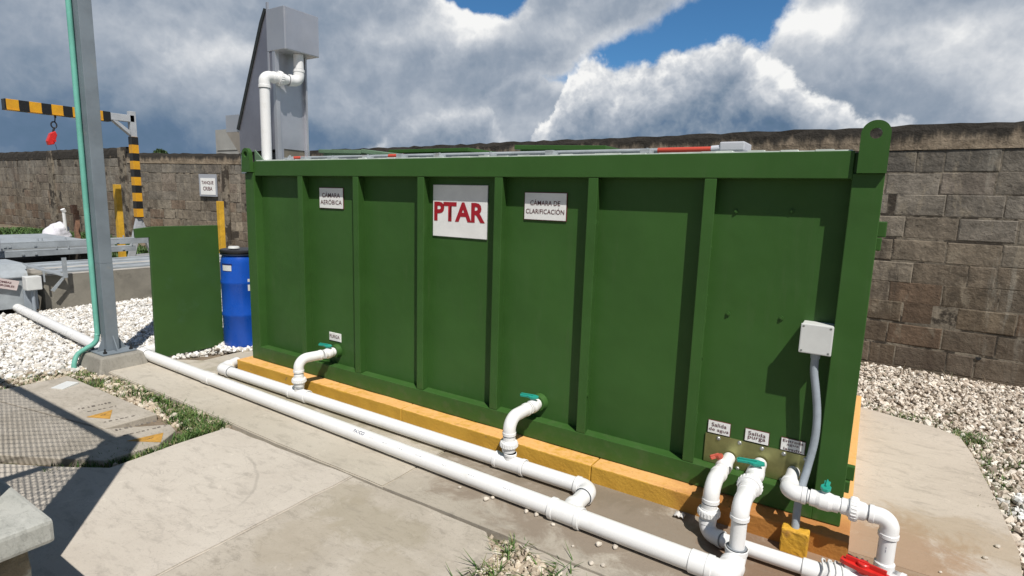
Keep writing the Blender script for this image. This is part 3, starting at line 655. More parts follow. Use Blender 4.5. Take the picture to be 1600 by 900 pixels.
# bolts on the right bay, steel plate
for (x, z) in ((3.011, 1.427), (3.241, 1.436), (3.018, .951), (3.245, .962)):
    b = MB(); b.cyl((x, PY, z), (x, PY-.006, z), .010, 6); b.cyl((x, PY-.006, z), (x, PY-.010, z), .005, 8); b.build('bolt', GREEN, tank)
b = MB(); b.box(2.964, 3.412, PY-.007, PY+.001, .207, .352); pl = b.build('steel_plate', OLIVE, tank, .001); tag(pl, 'bare olive steel plate with round bolt heads')
for (x, z) in ((3.026, .338), (3.123, .341), (3.222, .339), (3.315, .339), (3.405, .338), (3.124, .212), (3.317, .212)):
    b = MB(); b.sweep2([((x, PY-.007, z), .010), ((x, PY-.011, z), .0095), ((x, PY-.014, z), .006)], 12); b.build('bolt', ZINC, pl)
def sign(x0, x1, z0, z1, label, lines, m_edge, edge, m_face=SIGNW, y=PY-.006, fm=DARKT):
    b = MB(); b.box(x0, x1, y, y+.005, z0, z1); s_ = b.build('sign_board', m_edge, tank); tag(s_, label)
    q = MB(); q.box(x0+edge, x1-edge, y-.0015, y-.0002, z0+edge, z1-edge); q.build('sign_face', m_face, s_)
    for (txt, cx, cz, w, h, bold) in lines:
        lettering(txt, .1, fm, face_y(x0+(x1-x0)*cx, y-.0030, z0+(z1-z0)*cz), s_, fit=(w*(x1-x0), h*(z1-z0)), bold=bold)
sign(.140, .395, 1.346, 1.495, 'small white sign reading CÁMARA AERÓBICA', [('CÁMARA', .50, .66, .74, .26, .004), ('AERÓBICA', .5, .33, .88, .26, .004)], SIGNB, .004)
sign(1.214, 1.632, 1.209, 1.527, 'large white sign reading PTAR in red', [('PTAR', .495, .49, .93, .37, .036)], ZINC, .003, fm=REDT)
sign(1.882, 2.150, 1.340, 1.494, 'white sign reading CÁMARA DE CLARIFICACIÓN', [('CÁMARA DE', .50, .64, .70, .21, .004), ('CLARIFICACIÓN', .5, .34, .90, .21, .004)], SIGNB, .004)
sign(.214, .341, .374, .436, 'tiny white sign reading PURGA', [('PURGA', .48, .55, .84, .40, .005)], SIGNW, .003, y=PY-.004)
sign(2.972, 3.077, .357, .422, 'small white label reading Salida de agua', [('Salida', .5, .70, .66, .29, .004), ('de agua', .5, .30, .88, .32, .004)], SIGNB, .0022)
sign(3.142, 3.248, .358, .420, 'small white label reading Salida purga', [('Salida', .5, .70, .72, .29, .004), ('purga', .5, .32, .72, .31, .004)], SIGNB, .0022)
sign(3.297, 3.398, .355, .416, 'small white label reading Entrada agua lavado', [('Entrada', .5, .81, .82, .23, .004), ('agua', .5, .50, .48, .20, .004), ('lavado', .5, .19, .72, .23, .004)], SIGNB, .0022)
for (x, z) in ((.297, .303), (2.030, .296)):   # welded sockets
    b = MB(); b.sweep2([((x, PY, z), .052), ((x, PY-.012, z), .050), ((x, PY-.035, z), .044)], 24); b.build('pipe_socket', GREEN, tank)

# ---------------------------------------------------------------- yellow plinth
def rough_block(name, x0, x1, y0, y1, z0, z1, m_, parent=None, cell=.06, amp=.0022, seed=0):
    bm = bmesh.new(); bmesh.ops.create_cube(bm, size=1)
    for v in bm.verts: v.co = V(((x0+x1)/2+v.co.x*(x1-x0), (y0+y1)/2+v.co.y*(y1-y0), (z0+z1)/2+v.co.z*(z1-z0)))
    def cut(ax, a, c_):
        for k in range(1, int((c_-a)/cell)+1):
            p = [0, 0, 0]; p[ax] = a+k*(c_-a)/(int((c_-a)/cell)+1); n = [0, 0, 0]; n[ax] = 1
            bmesh.ops.bisect_plane(bm, geom=bm.verts[:]+bm.edges[:]+bm.faces[:], plane_co=p, plane_no=n)
    cut(0, x0, x1); cut(2, z0, z1)
    if y1-y0 < .5: cut(1, y0, y1)
    else:
        for yy in (y0+.03, y0+.06): bmesh.ops.bisect_plane(bm, geom=bm.verts[:]+bm.edges[:]+bm.faces[:], plane_co=(0, yy, 0), plane_no=(0, 1, 0))
    ed = [e for e in bm.edges if len(e.link_faces) == 2 and e.calc_face_angle() > .8]
    bmesh.ops.bevel(bm, geom=ed, offset=.006, segments=2, affect='EDGES', profile=.5)
    r_ = random.Random(seed)
    for v in bm.verts:
        v.co += V((0, math.sin(v.co.x*5.3), math.sin(v.co.x*7.1+1)))*amp*.4+V((r_.uniform(-1, 1), r_.uniform(-1, 1), r_.uniform(-1, 1)))*amp*.4
    me = bpy.data.meshes.new(name); bm.to_mesh(me); bm.free(); me.materials.append(m_)
    o = bpy.data.objects.new(name, me); col.objects.link(o)
    if parent: o.parent = parent; o.matrix_parent_inverse = Matrix.Translation(-parent.location)
    return o
pln = empty('plinth', (1.45, 1, 0), 'long low yellow painted concrete plinth under the green tank', 'plinth')
for i, (xa, xb) in enumerate(((-.72, 1.10), (1.103, 2.44), (2.444, 3.605))):
    rough_block('plinth_segment', xa, xb, -.105, 2.10, -.02, .092, YELLOW, pln, seed=i)
tag(rough_block('concrete_block', 3.356, 3.462, -.168, -.108, -.02, .105, mat('fresh_yellow_paint', (.60, .33, .03), .7, var=.15, vs=25, c2=(.42, .2, .05), c2s=18, bump=.004, bs=60), cell=.018, amp=.003, seed=9),
    'small bright yellow block that the grey conduit stands on', 'block')

# ---------------------------------------------------------------- white pipework
def pipe(mb_pts, r, parent, name='pipe', m_=None, fil=0):
    pts = path(mb_pts, fil) if fil else mb_pts
    b = MB(); b.sweep(pts, r, 24); return b.build(name, m_ or PVC, parent)
def sleeve(p0, p1, r, parent, name='coupling', seg=28, m_=None, ch=.003):
    b = MB(); b.cyl(p0, p1, r, seg, ch=ch); return b.build(name, m_ or PVC, parent)
def elbow(p0, p1, p2, r, parent, br=None, lip=.0):
    """moulded elbow: thicker bend with a socket lip at each end"""
    p0, p1, p2 = V(p0), V(p1), V(p2); br = br or r*1.15
    pts = [p0]+bend(p0, p1, p2, br, 10)+[p2]
    b = MB(); b.sweep(pts, r, 28)
    d0 = (p1-p0).normalized(); d2 = (p1-p2).normalized()
    b.cyl(p0, p0+d0*r*.55, r*1.07, 28, ch=.002); b.cyl(p2, p2+d2*r*.55, r*1.07, 28, ch=.002)
    o = b.build('elbow', PVC, parent)
    for p, d in ((p0, d0), (p2, d2)):
        g = MB(); g.cyl(p-d*.0035, p+d*.001, r*.93, 24); g.build('glue_line', GLUE, o)
    return o
def tee(c, ax, br_, r, L, parent, rb=None, LB=None):
    c, ax, br_ = V(c), V(ax).normalized(), V(br_).normalized(); rb = rb or r
    b = MB(); b.cyl(c-ax*L, c+ax*L, r, 28, ch=.002)
    for s in (-1, 1): b.cyl(c+ax*s*L, c+ax*s*(L-r*.5), r*1.07, 28, ch=.002)
    LB = LB or L
    b.cyl(c, c+br_*LB, rb, 28, ch=.001); b.cyl(c+br_*(LB-rb*.5), c+br_*LB, rb*1.07, 28, ch=.002)
    return b.build('tee', PVC, parent)
def union(c, ax, r, parent, grip=True):
    """threaded union: sleeve, knurled nut, collar"""
    c, ax = V(c), V(ax).normalized(); prof = [(c-ax*r*1.5, r*1.12), (c-ax*r*.75, r*1.12), (c-ax*r*.75, r*1.22), (c-ax*r*.55, r*1.22), (c-ax*r*.55, r*1.5), (c-ax*r*.40, r*1.58), (c+ax*r*.35, r*1.58), (c+ax*r*.5, r*1.48), (c+ax*r*.5, r*1.26), (c+ax*r*1.3, r*1.2), (c+ax*r*1.3, r*1.1), (c+ax*r*1.45, r*1.08)]
    b = MB(); b.sweep2(prof, 32)
    up = V((0, 0, 1)) if abs(ax.z) < .9 else V((1, 0, 0)); N = (up-ax*up.dot(ax)).normalized(); B = ax.cross(N)
    o = b.build('union', PVC, parent); k_ = MB()
    for k in range(22):
        a = 2*math.pi*k/22; d = N*math.cos(a)+B*math.sin(a); t_ = ax.cross(d)
        p = c+d*r*1.57; q = t_*r*.09; e = d*r*.08
        k_.add([p-q-ax*r*.36, p+q-ax*r*.36, p+q+ax*r*.32, p-q+ax*r*.32, p-q*.5+e-ax*r*.30, p+q*.5+e-ax*r*.30, p+q*.5+e+ax*r*.26, p-q*.5+e+ax*r*.26], [(0, 1, 5, 4), (1, 2, 6, 5), (2, 3, 7, 6), (3, 0, 4, 7), (4, 5, 6, 7)])
    k_.build('knurled_nut', PVC, o); return o
def valve(c, ax, up, lev, r, parent, m_, L=.045, hl=.055, label=None):
    """ball valve body with a stem and a lever handle"""
    c, ax, up, lev = V(c), V(ax).normalized(), V(up).normalized(), V(lev).normalized()
    prof = [(c-ax*L, r*1.12), (c-ax*L*.6, r*1.12), (c-ax*L*.45, r*1.2), (c-ax*L*.3, r*1.28), (c+ax*L*.3, r*1.28), (c+ax*L*.45, r*1.2), (c+ax*L*.6, r*1.12), (c+ax*L, r*1.12)]
    b = MB(); b.sweep2(prof, 28); b.cyl(c+up*r*.8, c+up*r*1.5, r*.42, 16, ch=.001); v_ = b.build('valve_body', PVC, parent)
    side = up.cross(lev).normalized(); o = c+up*r*1.5; Mx = Matrix((lev, side, up)).transposed().to_4x4(); Mx.translation = o
    h = MB(); h.cyl(o-up*.002, o+up*.014, r*.52, 16, ch=.002)
    w = r*.52
    out = [(-hl*.45, -w*.55), (-hl*.15, -w*1.2), (hl*.15, -w*1.2), (hl*.45, -w*.6), (hl*1.0, -w*.75), (hl*1.05, 0), (hl*1.0, w*.75), (hl*.45, w*.6), (hl*.15, w*1.2), (-hl*.15, w*1.2), (-hl*.45, w*.55)]
    h.prism([(x, y, .006) for x, y in out], (0, 0, .012), Mx); h.box(-.003, hl*.95, -.003, .003, .017, .026, Mx)
    hd = h.build('handle', m_, v_, .0015)
    if label: tag(hd, label)
    return v_
RM = .042; RB = .038; RV = .030
w1 = empty('drain_pipework', (1.5, -.4, 0), 'two parallel white drain pipes on the slab, joined by a short cross link', 'pipework')
def my(x): return -.392-.0290*(x+1.66)+(.010 if x > 2.6 else 0)*0
A0 = V((-1.62, my(-1.62), .045)); A1 = V((3.10, my(3.10), .045))
pipe([A0, (2.435, my(2.435), .045)], RM, w1); pipe([(2.585, my(2.585), .045), A1], RM, w1)
sleeve((-.625, my(-.625), .045), (-.52, my(-.52), .045), RM*1.1, w1)
elbow((-1.56, my(-1.56), .045), (-1.68, my(-1.68), .045), (-1.70, my(-1.68)+.12, .040), RM*1.13, w1)
tee((2.51, my(2.51), .045), (1, -.029, 0), (0, 1, 0), RM*1.13, .080, w1, RB*1.12, .085)
pipe([(2.51, my(2.51)+.06, .045), (2.51, -.31, .045)], RB, w1)
BY = -.250
elbow((2.51, -.335, .045), (2.51, BY, .045), (2.43, BY, .045), RB*1.13, w1)
tee((.255, BY+.008, .045), (1, 0, 0), (0, 0, 1), RB*1.12, .095, w1, RV*1.1, .062)
tee((2.035, BY, .045), (1, 0, 0), (0, 0, 1), RB*1.12, .095, w1, RV*1.1, .062)
pipe([(-.60, BY+.012, .045), (.17, BY+.008, .045)], RB, w1); pipe([(.34, BY+.006, .045), (1.95, BY, .045)], RB, w1); pipe([(2.12, BY, .045), (2.45, BY, .045)], RB, w1)
elbow((-.59, BY+.012, .045), (-.72, BY+.012, .045), (-.755, BY+.10, .045), RB*1.13, w1); pipe([(-.76, -.16, .045), (-.81, -.05, .045)], RB, w1)
def riser(xo, zo, xt, parent):
    y1 = BY+.004; z_e = zo
    pipe([(xo, PY-.03, zo), (xo-.004, -.06, zo)], RV, parent)
    valve((xo, -.015, zo), (0, 1, 0), (0, -.10, 1), (-1, -.25, .02), RV, parent, TEAL, L=.040, hl=.072, label='teal lever handle')
    elbow((xo-.002, -.075, zo), (xt, y1, zo), (xt, y1, zo-.095), RV*1.15, parent, br=RV*2.2)
    pipe([(xt, y1, zo-.09), (xt, y1, .10)], RV, parent)
    union((xt, y1, .150), (0, 0, -1), RV, parent)
    sleeve((xt, y1, .098), (xt, y1, .093), RV*.98, parent, 'glue_ring', m_=GLUE, ch=0)
riser(.297, .303, .262, w1); riser(2.030, .296, 2.022, w1)
# third riser: from the middle outlet down to the end of the main run
bx, by = 3.226, -.42
sleeve((3.075, my(3.075), .045), (3.15, my(3.15), .045), RM*1.12, w1)
elbow((3.14, my(3.14), .045), (3.218, my(3.218), .045), (3.222, -.462, .046), RM*1.10, w1, br=.043)
elbow((3.223, -.475, .046), (bx, by, .046), (bx, by, .100), RM*.98, w1, br=.042)
pipe([(bx, by, .09), (bx, by, .235)], RV, w1)
elbow((bx, -.30, .285), (bx, by, .285), (bx, by, .222), RV*1.15, w1, br=RV*1.5)
pipe([(3.222, PY-.02, .268), (3.224, -.30, .282)], RV, w1)
union((3.2245, -.225, .2785), (0, -1, -.06), RV*1.05, w1)
valve((3.223, -.085, .272), (0, 1, .06), (0, -.12, 1), (-1, -.25, .02), RV, w1, TEAL, L=.052, hl=.078, label='teal lever handle on the middle outlet')
# printed marking along the main run
def on_pipe(x0, ang):
    def w(co):
        a = ang+co.y/(RM+.0004); x = x0+co.x
        return V((x, my(x)-(RM+.0006)*math.cos(a), .045+(RM+.0006)*math.sin(a)))
    return w
mark = w1.children[0]
lettering('PAVCO', .028, DARKT if False else INK, None, mark, bold=.02, warp=on_pipe(1.14, math.radians(52)), name='printed_marking')
for i, (x, s_) in enumerate([(1.25, '- -- -'), (1.36, '--- - -'), (1.48, '- -- --'), (1.62, '-- - ---'), (1.80, '--- -'), (1.98, '-- -- -'), (2.2, '--- - --')]):
    lettering(s_, .018, INK, None, mark, bold=.0, warp=on_pipe(x, math.radians(46)), name='printed_marking')
# second set: left outlet with the red handle and its low run
w2 = empty('outlet_pipework', (3.3, -.3, 0), 'white pipe dropping from a faded red handle to a low bright red lever', 'pipework')
pipe([(3.084, PY-.015, .255), (3.080, -.20, .255)], RV*.95, w2)
valve((3.083, -.055, .255), (0, 1, 0), (-.45, -.1, .9), (-.55, -.35, -.2), RV*.95, w2, FADED, L=.045, hl=.040, label='faded red handle')
elbow((3.081, -.135, .255), (3.077, -.245, .255), (3.077, -.248, .165), RV*1.15, w2, br=RV*2.1)
pipe([(3.077, -.248, .17), (3.072, -.252, .08)], RV*.95, w2); union((3.074, -.250, .118), (0, 0, -1), RV*.98, w2)
elbow((3.072, -.252, .085), (3.072, -.262, .028), (3.15, -.300, .040), RV*1.15, w2, br=RV*1.5)
pipe([(3.12, -.288, .040), (3.16, -.302, .040), (3.50, -.302, .040)], RV, w2)
sleeve((3.455, -.302, .040), (3.535, -.302, .040), RV*1.22, w2)
v2 = MB(); v2.sweep2([((3.52, -.302, .042), .037), ((3.55, -.302, .042), .050), ((3.60, -.302, .044), .056), ((3.65, -.302, .044), .050), ((3.68, -.302, .044), .038), ((3.86, -.302, .044), .036)], 30)
v2.cyl((3.615, -.302, .06), (3.615, -.296, .115), .022, 20, ch=.002); bv = v2.build('valve_body', PVC, w2)
tp = MB()
for k in range(4): tp.sweep([(3.525+k*.022+.006*math.sin(i*1.3), -.302+(.052+.002*k)*math.cos(i*math.pi/8), .042+(.052+.002*k)*math.sin(i*math.pi/8)) for i in range(17)], .004, 6, False)
tp.build('thread_tape', mat('white_tape', (.66, .66, .64), .6), bv)
hh = MB(); Mh = Matrix.Translation((3.655, -.310, .112)) @ Matrix.Rotation(math.radians(-14), 4, 'Z')
hh.prism([(-.075, -.014, 0), (-.06, -.020, 0), (-.02, -.024, 0), (.03, -.024, 0), (.07, -.018, 0), (.085, -.008, 0), (.085, .010, 0), (.05, .018, 0), (.0, .024, 0), (-.05, .018, 0), (-.075, .012, 0)], (0, 0, .016), Mh); hh.box(-.06, .075, -.004, .004, .016, .034, Mh, .001); hh.cyl(Mh @ V((0, 0, -.01)), Mh @ V((0, 0, .03)), .021, 18, ch=.002)
tag(hh.build('handle', REDP, bv, .002), 'bright red lever handle')
# third set: wash water inlet
w3 = empty('inlet_pipework', (3.55, -.16, 0), 'white wash water pipe bending right past the tank corner, with a teal handled valve', 'pipework')
cy_ = -.150; cz_ = .266
pipe([(3.362, PY-.01, cz_), (3.362, -.08, cz_)], RV*.92, w3)
elbow((3.362, -.06, cz_), (3.362, cy_, cz_), (3.435, cy_, cz_), RV*1.12, w3, br=RV*1.3)
pipe([(3.43, cy_, cz_), (3.70, cy_, cz_)], RV*.95, w3)
valve((3.500, cy_, cz_), (1, 0, 0), (0, .0, 1), (.05, .95, .1), RV, w3, TEAL, L=.052, hl=.048, label='teal handle seen end-on')
union((3.605, cy_, cz_), (1, 0, 0), RV*.98, w3)
elbow((3.655, cy_, cz_), (3.728, cy_, cz_), (3.728, cy_, .190), RV*1.12, w3, br=RV*1.3)
pipe([(3.728, cy_, .20), (3.728, cy_, .02)], RV, w3); sleeve((3.728, cy_, .085), (3.728, cy_, .03), RV*1.2, w3)
elbow((3.728, cy_, .06), (3.728, cy_, .03), (3.80, cy_-.02, .03), RV*1.12, w3, br=RV*.9)
pipe([(3.79, cy_-.015, .03), (4.6, cy_-.10, .03)], RV*.9, w3)
mk = MB(); 
lettering('-- ---', .012, INK, Matrix.Translation((3.7255, cy_-RV-.0008, .15)) @ Matrix.Rotation(math.pi/2, 4, 'Y') @ Matrix(((1, 0, 0, 0), (0, 0, -1, 0), (0, 1, 0, 0), (0, 0, 0, 1))), w3, name='printed_marking')

# ---------------------------------------------------------------- junction box and conduit
jb = empty('junction_box', (3.39, 0, .84), 'white square plastic junction box at the tank corner, grey conduit below it', 'junction box')
b = MB(); b.box(3.337, 3.4535, -.020, PY, .846, .966, ch=.004); b.build('box_body', BOXW, jb)
b = MB(); b.box(3.334, 3.457, -.032, -.0205, .842, .969, ch=.005); cv = b.build('cover', BOXW, jb)
for x in (3.345, 3.446):
    for z in (.853, .958): b = MB(); b.cyl((x, -.0325, z), (x, -.031, z), .0045, 12); b.box(x-.004, x+.004, -.0335, -.0322, z-.0008, z+.0008); b.build('screw', ZINC, cv)
b = MB(); b.cyl((3.398, .01, .846), (3.398, .01, .815), .019, 18, ch=.002); b.build('gland', CONDUIT, jb)
cp = [(3.398, .010, .83), (3.400, .008, .76), (3.413, .004, .69), (3.428, .0, .60), (3.434, -.004, .52), (3.432, -.008, .44), (3.420, -.02, .34), (3.408, -.06, .25), (3.404, -.105, .18), (3.406, -.132, .10)]
def spline(p, n=8):
    p = [V(x) for x in p]; p = [p[0]*2-p[1]]+p+[p[-1]*2-p[-2]]; o = []
    for i in range(1, len(p)-2):
        for k in range(n):
            t = k/n; o.append(.5*((2*p[i])+(-p[i-1]+p[i+1])*t+(2*p[i-1]-5*p[i]+4*p[i+1]-p[i+2])*t*t+(-p[i-1]+3*p[i]-3*p[i+1]+p[i+2])*t**3))
    return o+[p[-2]]
b = MB(); s_ = spline(cp, 14); b.sweep(s_, [.0155+(.0006 if i % 2 else 0) for i in range(len(s_))], 18); b.build('conduit', CONDUIT, jb)

# ---------------------------------------------------------------- screening machine
sm = empty('screening_machine', (-.7, .35, 1.68), 'tall sloping stainless steel machine with a box on top, at the tank left end', 'machine')
x1, xL = -.515, -1.03; y0, y1 = .2, .52
body = [(x1-.035, y0, 1.79), (x1-.035, y0, 2.845), (-.60, y0, 2.845), (-.66, y0, 2.745), (xL, y0, 1.97), (xL, y0, 1.77)]
b = MB(); b.prism(body, (0, .004, 0)); b.prism([(x, y1-.004, z) for x, y, z in body], (0, .004, 0)); b.build('side_plate', mat('darker_steel_side', (.36, .35, .39), .40, .8, var=.10, vs=3), sm)  # side plates given a darker tone than the other steel
b = MB(); b.box(x1-.036, x1-.030, y0+.004, y1-.004, 1.80, 2.84); b.build('back_plate', STEELB, sm)
for y in (y0, y1-.03):
    b = MB(); b.box(x1-.034, x1, y-.002, y+.004, 1.66, 2.846); b.box(x1-.006, x1-.0005, y+.004, y+.034, 1.66, 2.846) if y == y0 else b.box(x1-.006, x1-.0005, y-.01, y-.002+.0, 1.66, 2.846); b.build('leg', STEEL, sm, .001)
for y in (y0+.02, y1-.05):
    b = MB(); b.box(x1-.03, x1-.024, y, y+.05, 1.66, 1.81); b.build('foot_plate', STEELB, sm)
b = MB(); b.box(x1-.040, x1-.037, y0+.004, y1-.004, 1.66, 1.80); b.build('lower_plate', mat('dull_tan_steel', (.25, .22, .17), .5, .5, var=.2), sm)
n_ = V((-(2.845-1.97), 0, (-.60-xL))).normalized()
b = MB(); b.prism([(-.60, y0-.008, 2.85), (-.66, y0-.008, 2.75), (xL, y0-.008, 1.955), (xL-.028, y0-.008, 1.965), (-.688, y0-.008, 2.765), (-.628, y0-.008, 2.86)], (0, y1-y0+.016, 0)); b.build('sloping_screen', mat('dark_screen_steel', (.07, .075, .07), .5, .8, var=.2, vs=30), sm)
b = MB(); b.box(-.605, -.585, y0-.004, y0+.01, 2.25, 2.90); b.build('edge_strip', STEEL, sm, .001)
# receiving box
b = MB(); b.box(-.603, -.383, y0-.006, .512, 2.535, 2.845); bo = b.build('inlet_box', STEEL, sm, .003)
b = MB(); b.box(-.3835, -.3800, y0+.004, .506, 2.541, 2.839); b.build('box_cover', STEELB, bo)
# discharge chute
b = MB(); cx0, cx1 = -1.222, -1.03
b.box(cx0, cx1, y0, y0+.003, 1.945, 2.085); b.box(cx0, cx1, y1-.003, y1, 1.945, 2.085); b.box(cx0, cx0+.003, y0+.003, y1-.003, 1.945, 2.085)
b.build('chute', STEEL, sm, .0006)
b = MB(); b.prism([(cx0, y0, 1.944), (cx1, y0, 1.944), (cx1, y0, 1.76), (cx1-.02, y0, 1.77)], (0, y1-y0, 0)); b.build('chute_hopper', mat('tan_sheet', (.36, .32, .27), .45, .3, var=.1), sm)
for x, y in ((-1.04, y0+.01), (-1.04, y1-.05)):
    b = MB(); b.box(x, x+.05, y, y+.04, 1.60, 1.80); b.box(x+.0505, XL+.028, y+.002, y+.038, 1.60, 1.64); b.build('support', GREY, sm)
b = MB(); b.box(-.93, -.60, y0+.05, y0+.25, 1.66, 1.77); b.build('drive_housing', DARK, sm)
ip = empty('feed_pipe', (-.49, .09, 1.6), 'white pipe rising from the tank to the steel box on the screening machine', 'pipe')
yp = .085; rp = .038
pipe([(-.497, yp, 1.60), (-.493, yp, 2.27)], rp, ip)
elbow((-.493, yp, 2.235), (-.493, yp, 2.325), (-.480, yp+.085, 2.325), rp*1.1, ip, br=.045)
pipe([(-.482, yp+.07, 2.325), (-.452, .33, 2.325)], rp*.9, ip)
union((-.470, .205, 2.325), (.03, .245, 0), rp*.90, ip)
elbow((-.460, .275, 2.325), (-.449, .362, 2.325), (-.449, .364, 2.42), rp*1.1, ip, br=.05)
sleeve((-.449, .364, 2.41), (-.449, .364, 2.534), rp*1.0, ip)

# ---------------------------------------------------------------- things on the tank top
pt_ = empty('telescopic_pole', (1.2, .15, 1.70), 'long grey pole with red sections and a pale flat head, lying along the tank rim', 'pole')
b = MB(); b.cyl((-.33, .17, 1.714), (2.60, .15, 1.712), .012, 12); b.build('pole', GREYL, pt_)
for a_, c_ in ((-.27, -.12), (.74, .87), (2.60, 2.86)):
    b = MB(); b.cyl((a_, .17-.02*(a_+.33)/3, 1.7135), (c_, .17-.02*(c_+.33)/3, 1.7135), .0145 if a_ < 2 else .013, 12); b.build('grip', mat('red_grip', (.55, .07, .04), .5) if a_ < 0 else bpy.data.materials['red_grip'], pt_)
b = MB(); b.cyl((2.86, .15, 1.713), (2.90, .15, 1.716), .017, 12); b.box(2.90, 3.01, .13, .30, 1.703, 1.745, ch=.006); b.build('head', mat('pale_plastic', (.55, .56, .60), .4), pt_)
b = MB(); b.cyl((-.20, .30, 1.705), (2.7, .33, 1.70), .010, 10); b.cyl((-.2, .38, 1.71), (1.5, .25, 1.705), .010, 10)
tag(b.build('conduit_pipe', GREYL), 'thin grey tubes lying behind the long pole on the tank', 'tube')
b = MB(); b.box(-.42, -.28, .14, .2, 1.69, 1.705, ch=.003); b.cyl((-.35, .17, 1.70), (-.22, .12, 1.70), .006, 8); b.cyl((-.30, .15, 1.70), (-.30, .15, 1.735), .009, 10); tag(b.build('clamp', GREYL), 'small grey clamp on the tank rim by the feed pipe', 'clamp')

# ---------------------------------------------------------------- blue drum and green panel
dr = empty('plastic_drum', (-1.385, .375, 0), 'tall blue plastic drum with a black lid between the green panel and the tank', 'drum')
prof = [(0, .150), (.02, .165), (.05, .168), (.30, .170), (.31, .174), (.33, .174), (.34, .170), (.60, .170), (.61, .174), (.63, .174), (.64, .170), (.80, .168), (.86, .155), (.885, .140), (.90, .140)]
b = MB(); c_ = V((-1.385, .375, 0)); pts = [c_+V((0, 0, z)) for z, r in prof]; b.sweep(pts, [r for z, r in prof], 40, True); b.build('drum_body', BLUE, dr)
b = MB(); b.sweep2([(c_+V((0, 0, .888)), .165), (c_+V((0, 0, .900)), .171), (c_+V((0, 0, .914)), .171), (c_+V((0, 0, .922)), .160)], 40); ld = b.build('lid', DARK, dr)
b = MB(); b.sweep2([(c_+V((.02, -.07, .934)), .05), (c_+V((.02, -.07, .950)), .045)], 20); b.build('bung', BOXW, ld)
b = MB(); b.sweep2([(c_+V((0, 0, .873)), .166), (c_+V((0, 0, .884)), .168)], 40); b.build('band', mat('dark_band', (.05, .07, .12), .4, .5), dr)
def drum_patch(a0, a1, z0, z1, m_, name):
    b = MB(); n = 8; vs = []
    for i in range(n+1):
        a = math.radians(a0+(a1-a0)*i/n)
        for z in (z0, z1): vs.append(c_+V((math.cos(a)*.1725, math.sin(a)*.1725, z)))
    b.add(vs, [(2*i, 2*i+2, 2*i+3, 2*i+1) for i in range(n)], True); return b.build(name, m_, dr)
drum_patch(-90, -58, .735, .785, BOXW, 'label'); drum_patch(-94, -56, .786, .80, mat('navy_label', (.01, .02, .12), .5), 'label'); drum_patch(-14, -6, .55, .66, BOXW, 'label')
for i in range(26):
    pass
gp = MB(); gp.prism([(-1.54, -.333, 0), (-1.54, .267, 0), (-1.54, .267, 1.134), (-1.54, -.286, 1.136), (-1.54, -.36, 1.128), (-1.54, -.433, 1.120), (-1.54, -.429, 1.045), (-1.54, -.322, 1.045)], (-.028, 0, 0))
tag(gp.build('green_panel', GREEN2, None, .003), 'upright dark green sheet panel with a notched top corner, beside the blue drum', 'panel')
q = tufts([(-1.385+.19*math.cos(a), .375+.19*math.sin(a)) for a in np.linspace(-2.6, .6, 14)], 260, .03)
o = stones('white_gravel', q, .035, WHITE, .04, .012); tag(o, 'white stones heaped round the foot of the blue drum', 'gravel', kind='stuff')

# ---------------------------------------------------------------- grey column on its footing
fb = MB()
def frustum(mb, cx, cy, a, b_, c1, d, z0, z1):
    vs = [(cx-a, cy-b_, z0), (cx+a, cy-b_, z0), (cx+a, cy+b_, z0), (cx-a, cy+b_, z0), (cx-c1, cy-d, z1), (cx+c1, cy-d, z1), (cx+c1, cy+d, z1), (cx-c1, cy+d, z1)]
    mb.add(vs, [(0, 3, 2, 1), (4, 5, 6, 7), (0, 1, 5, 4), (1, 2, 6, 5), (2, 3, 7, 6), (3, 0, 4, 7)])
PX, PYY = -1.70, -.61
frustum(fb, PX+.02, PYY, .235, .205, .185, .155, -.1, .105); tag(fb.build('footing', CONC_G, None, .012), 'grey concrete footing under the steel column', 'footing')
cl_ = empty('steel_column', (PX, PYY, .105), 'tall grey painted steel column standing on a concrete footing', 'column')
b = MB(); b.box(PX-.14, PX+.15, PYY-.12, PYY+.13, .106, .118); bp_ = b.build('base_plate', GREY, cl_, .002)
b = MB(); b.box(PX-.046, PX+.046, PYY-.046, PYY+.046, .118, .84, ch=.003); b.box(PX-.046, PX+.046, PYY-.046, PYY+.046, .8405, 4.6, ch=.003); b.build('column_shaft', GREY, cl_)
b = MB(); b.prism([(PX+.047, PYY, .119), (PX+.12, PYY, .119), (PX+.047, PYY, .24)], (0, .008, 0)); b.prism([(PX, PYY-.047, .119), (PX, PYY-.10, .119), (PX, PYY-.047, .24)], (.008, 0, 0)); b.prism([(PX, PYY+.047, .119), (PX, PYY+.11, .119), (PX, PYY+.047, .24)], (.008, 0, 0)); b.build('stiffener', GREY, cl_)
for x, y in ((-.11, -.09), (.12, -.09), (.12, .1), (-.11, .1)):
    b = MB(); b.cyl((PX+x, PYY+y, .118), (PX+x, PYY+y, .133), .014, 6); b.cyl((PX+x, PYY+y, .133), (PX+x, PYY+y, .155), .007, 8); b.build('anchor_bolt', DARK, bp_)
hs = empty('conduit', (PX-.08, PYY-.1, 0), 'pair of teal plastic conduits running up the grey column', 'conduit')
hx, hy = PX-.040, PYY-.073
b = MB(); b.sweep(spline([(hx, hy, 4.6), (hx, hy, 2.2), (hx, hy, .45), (hx, hy-.002, .25), (hx-.008, hy-.02, .18), (hx-.03, hy-.07, .145), (hx-.05, hy-.13, .10), (hx-.035, hy-.165, .03), (hx-.03, hy-.17, -.05)], 8), .0185, 16); b.build('tube', HOSE, hs)
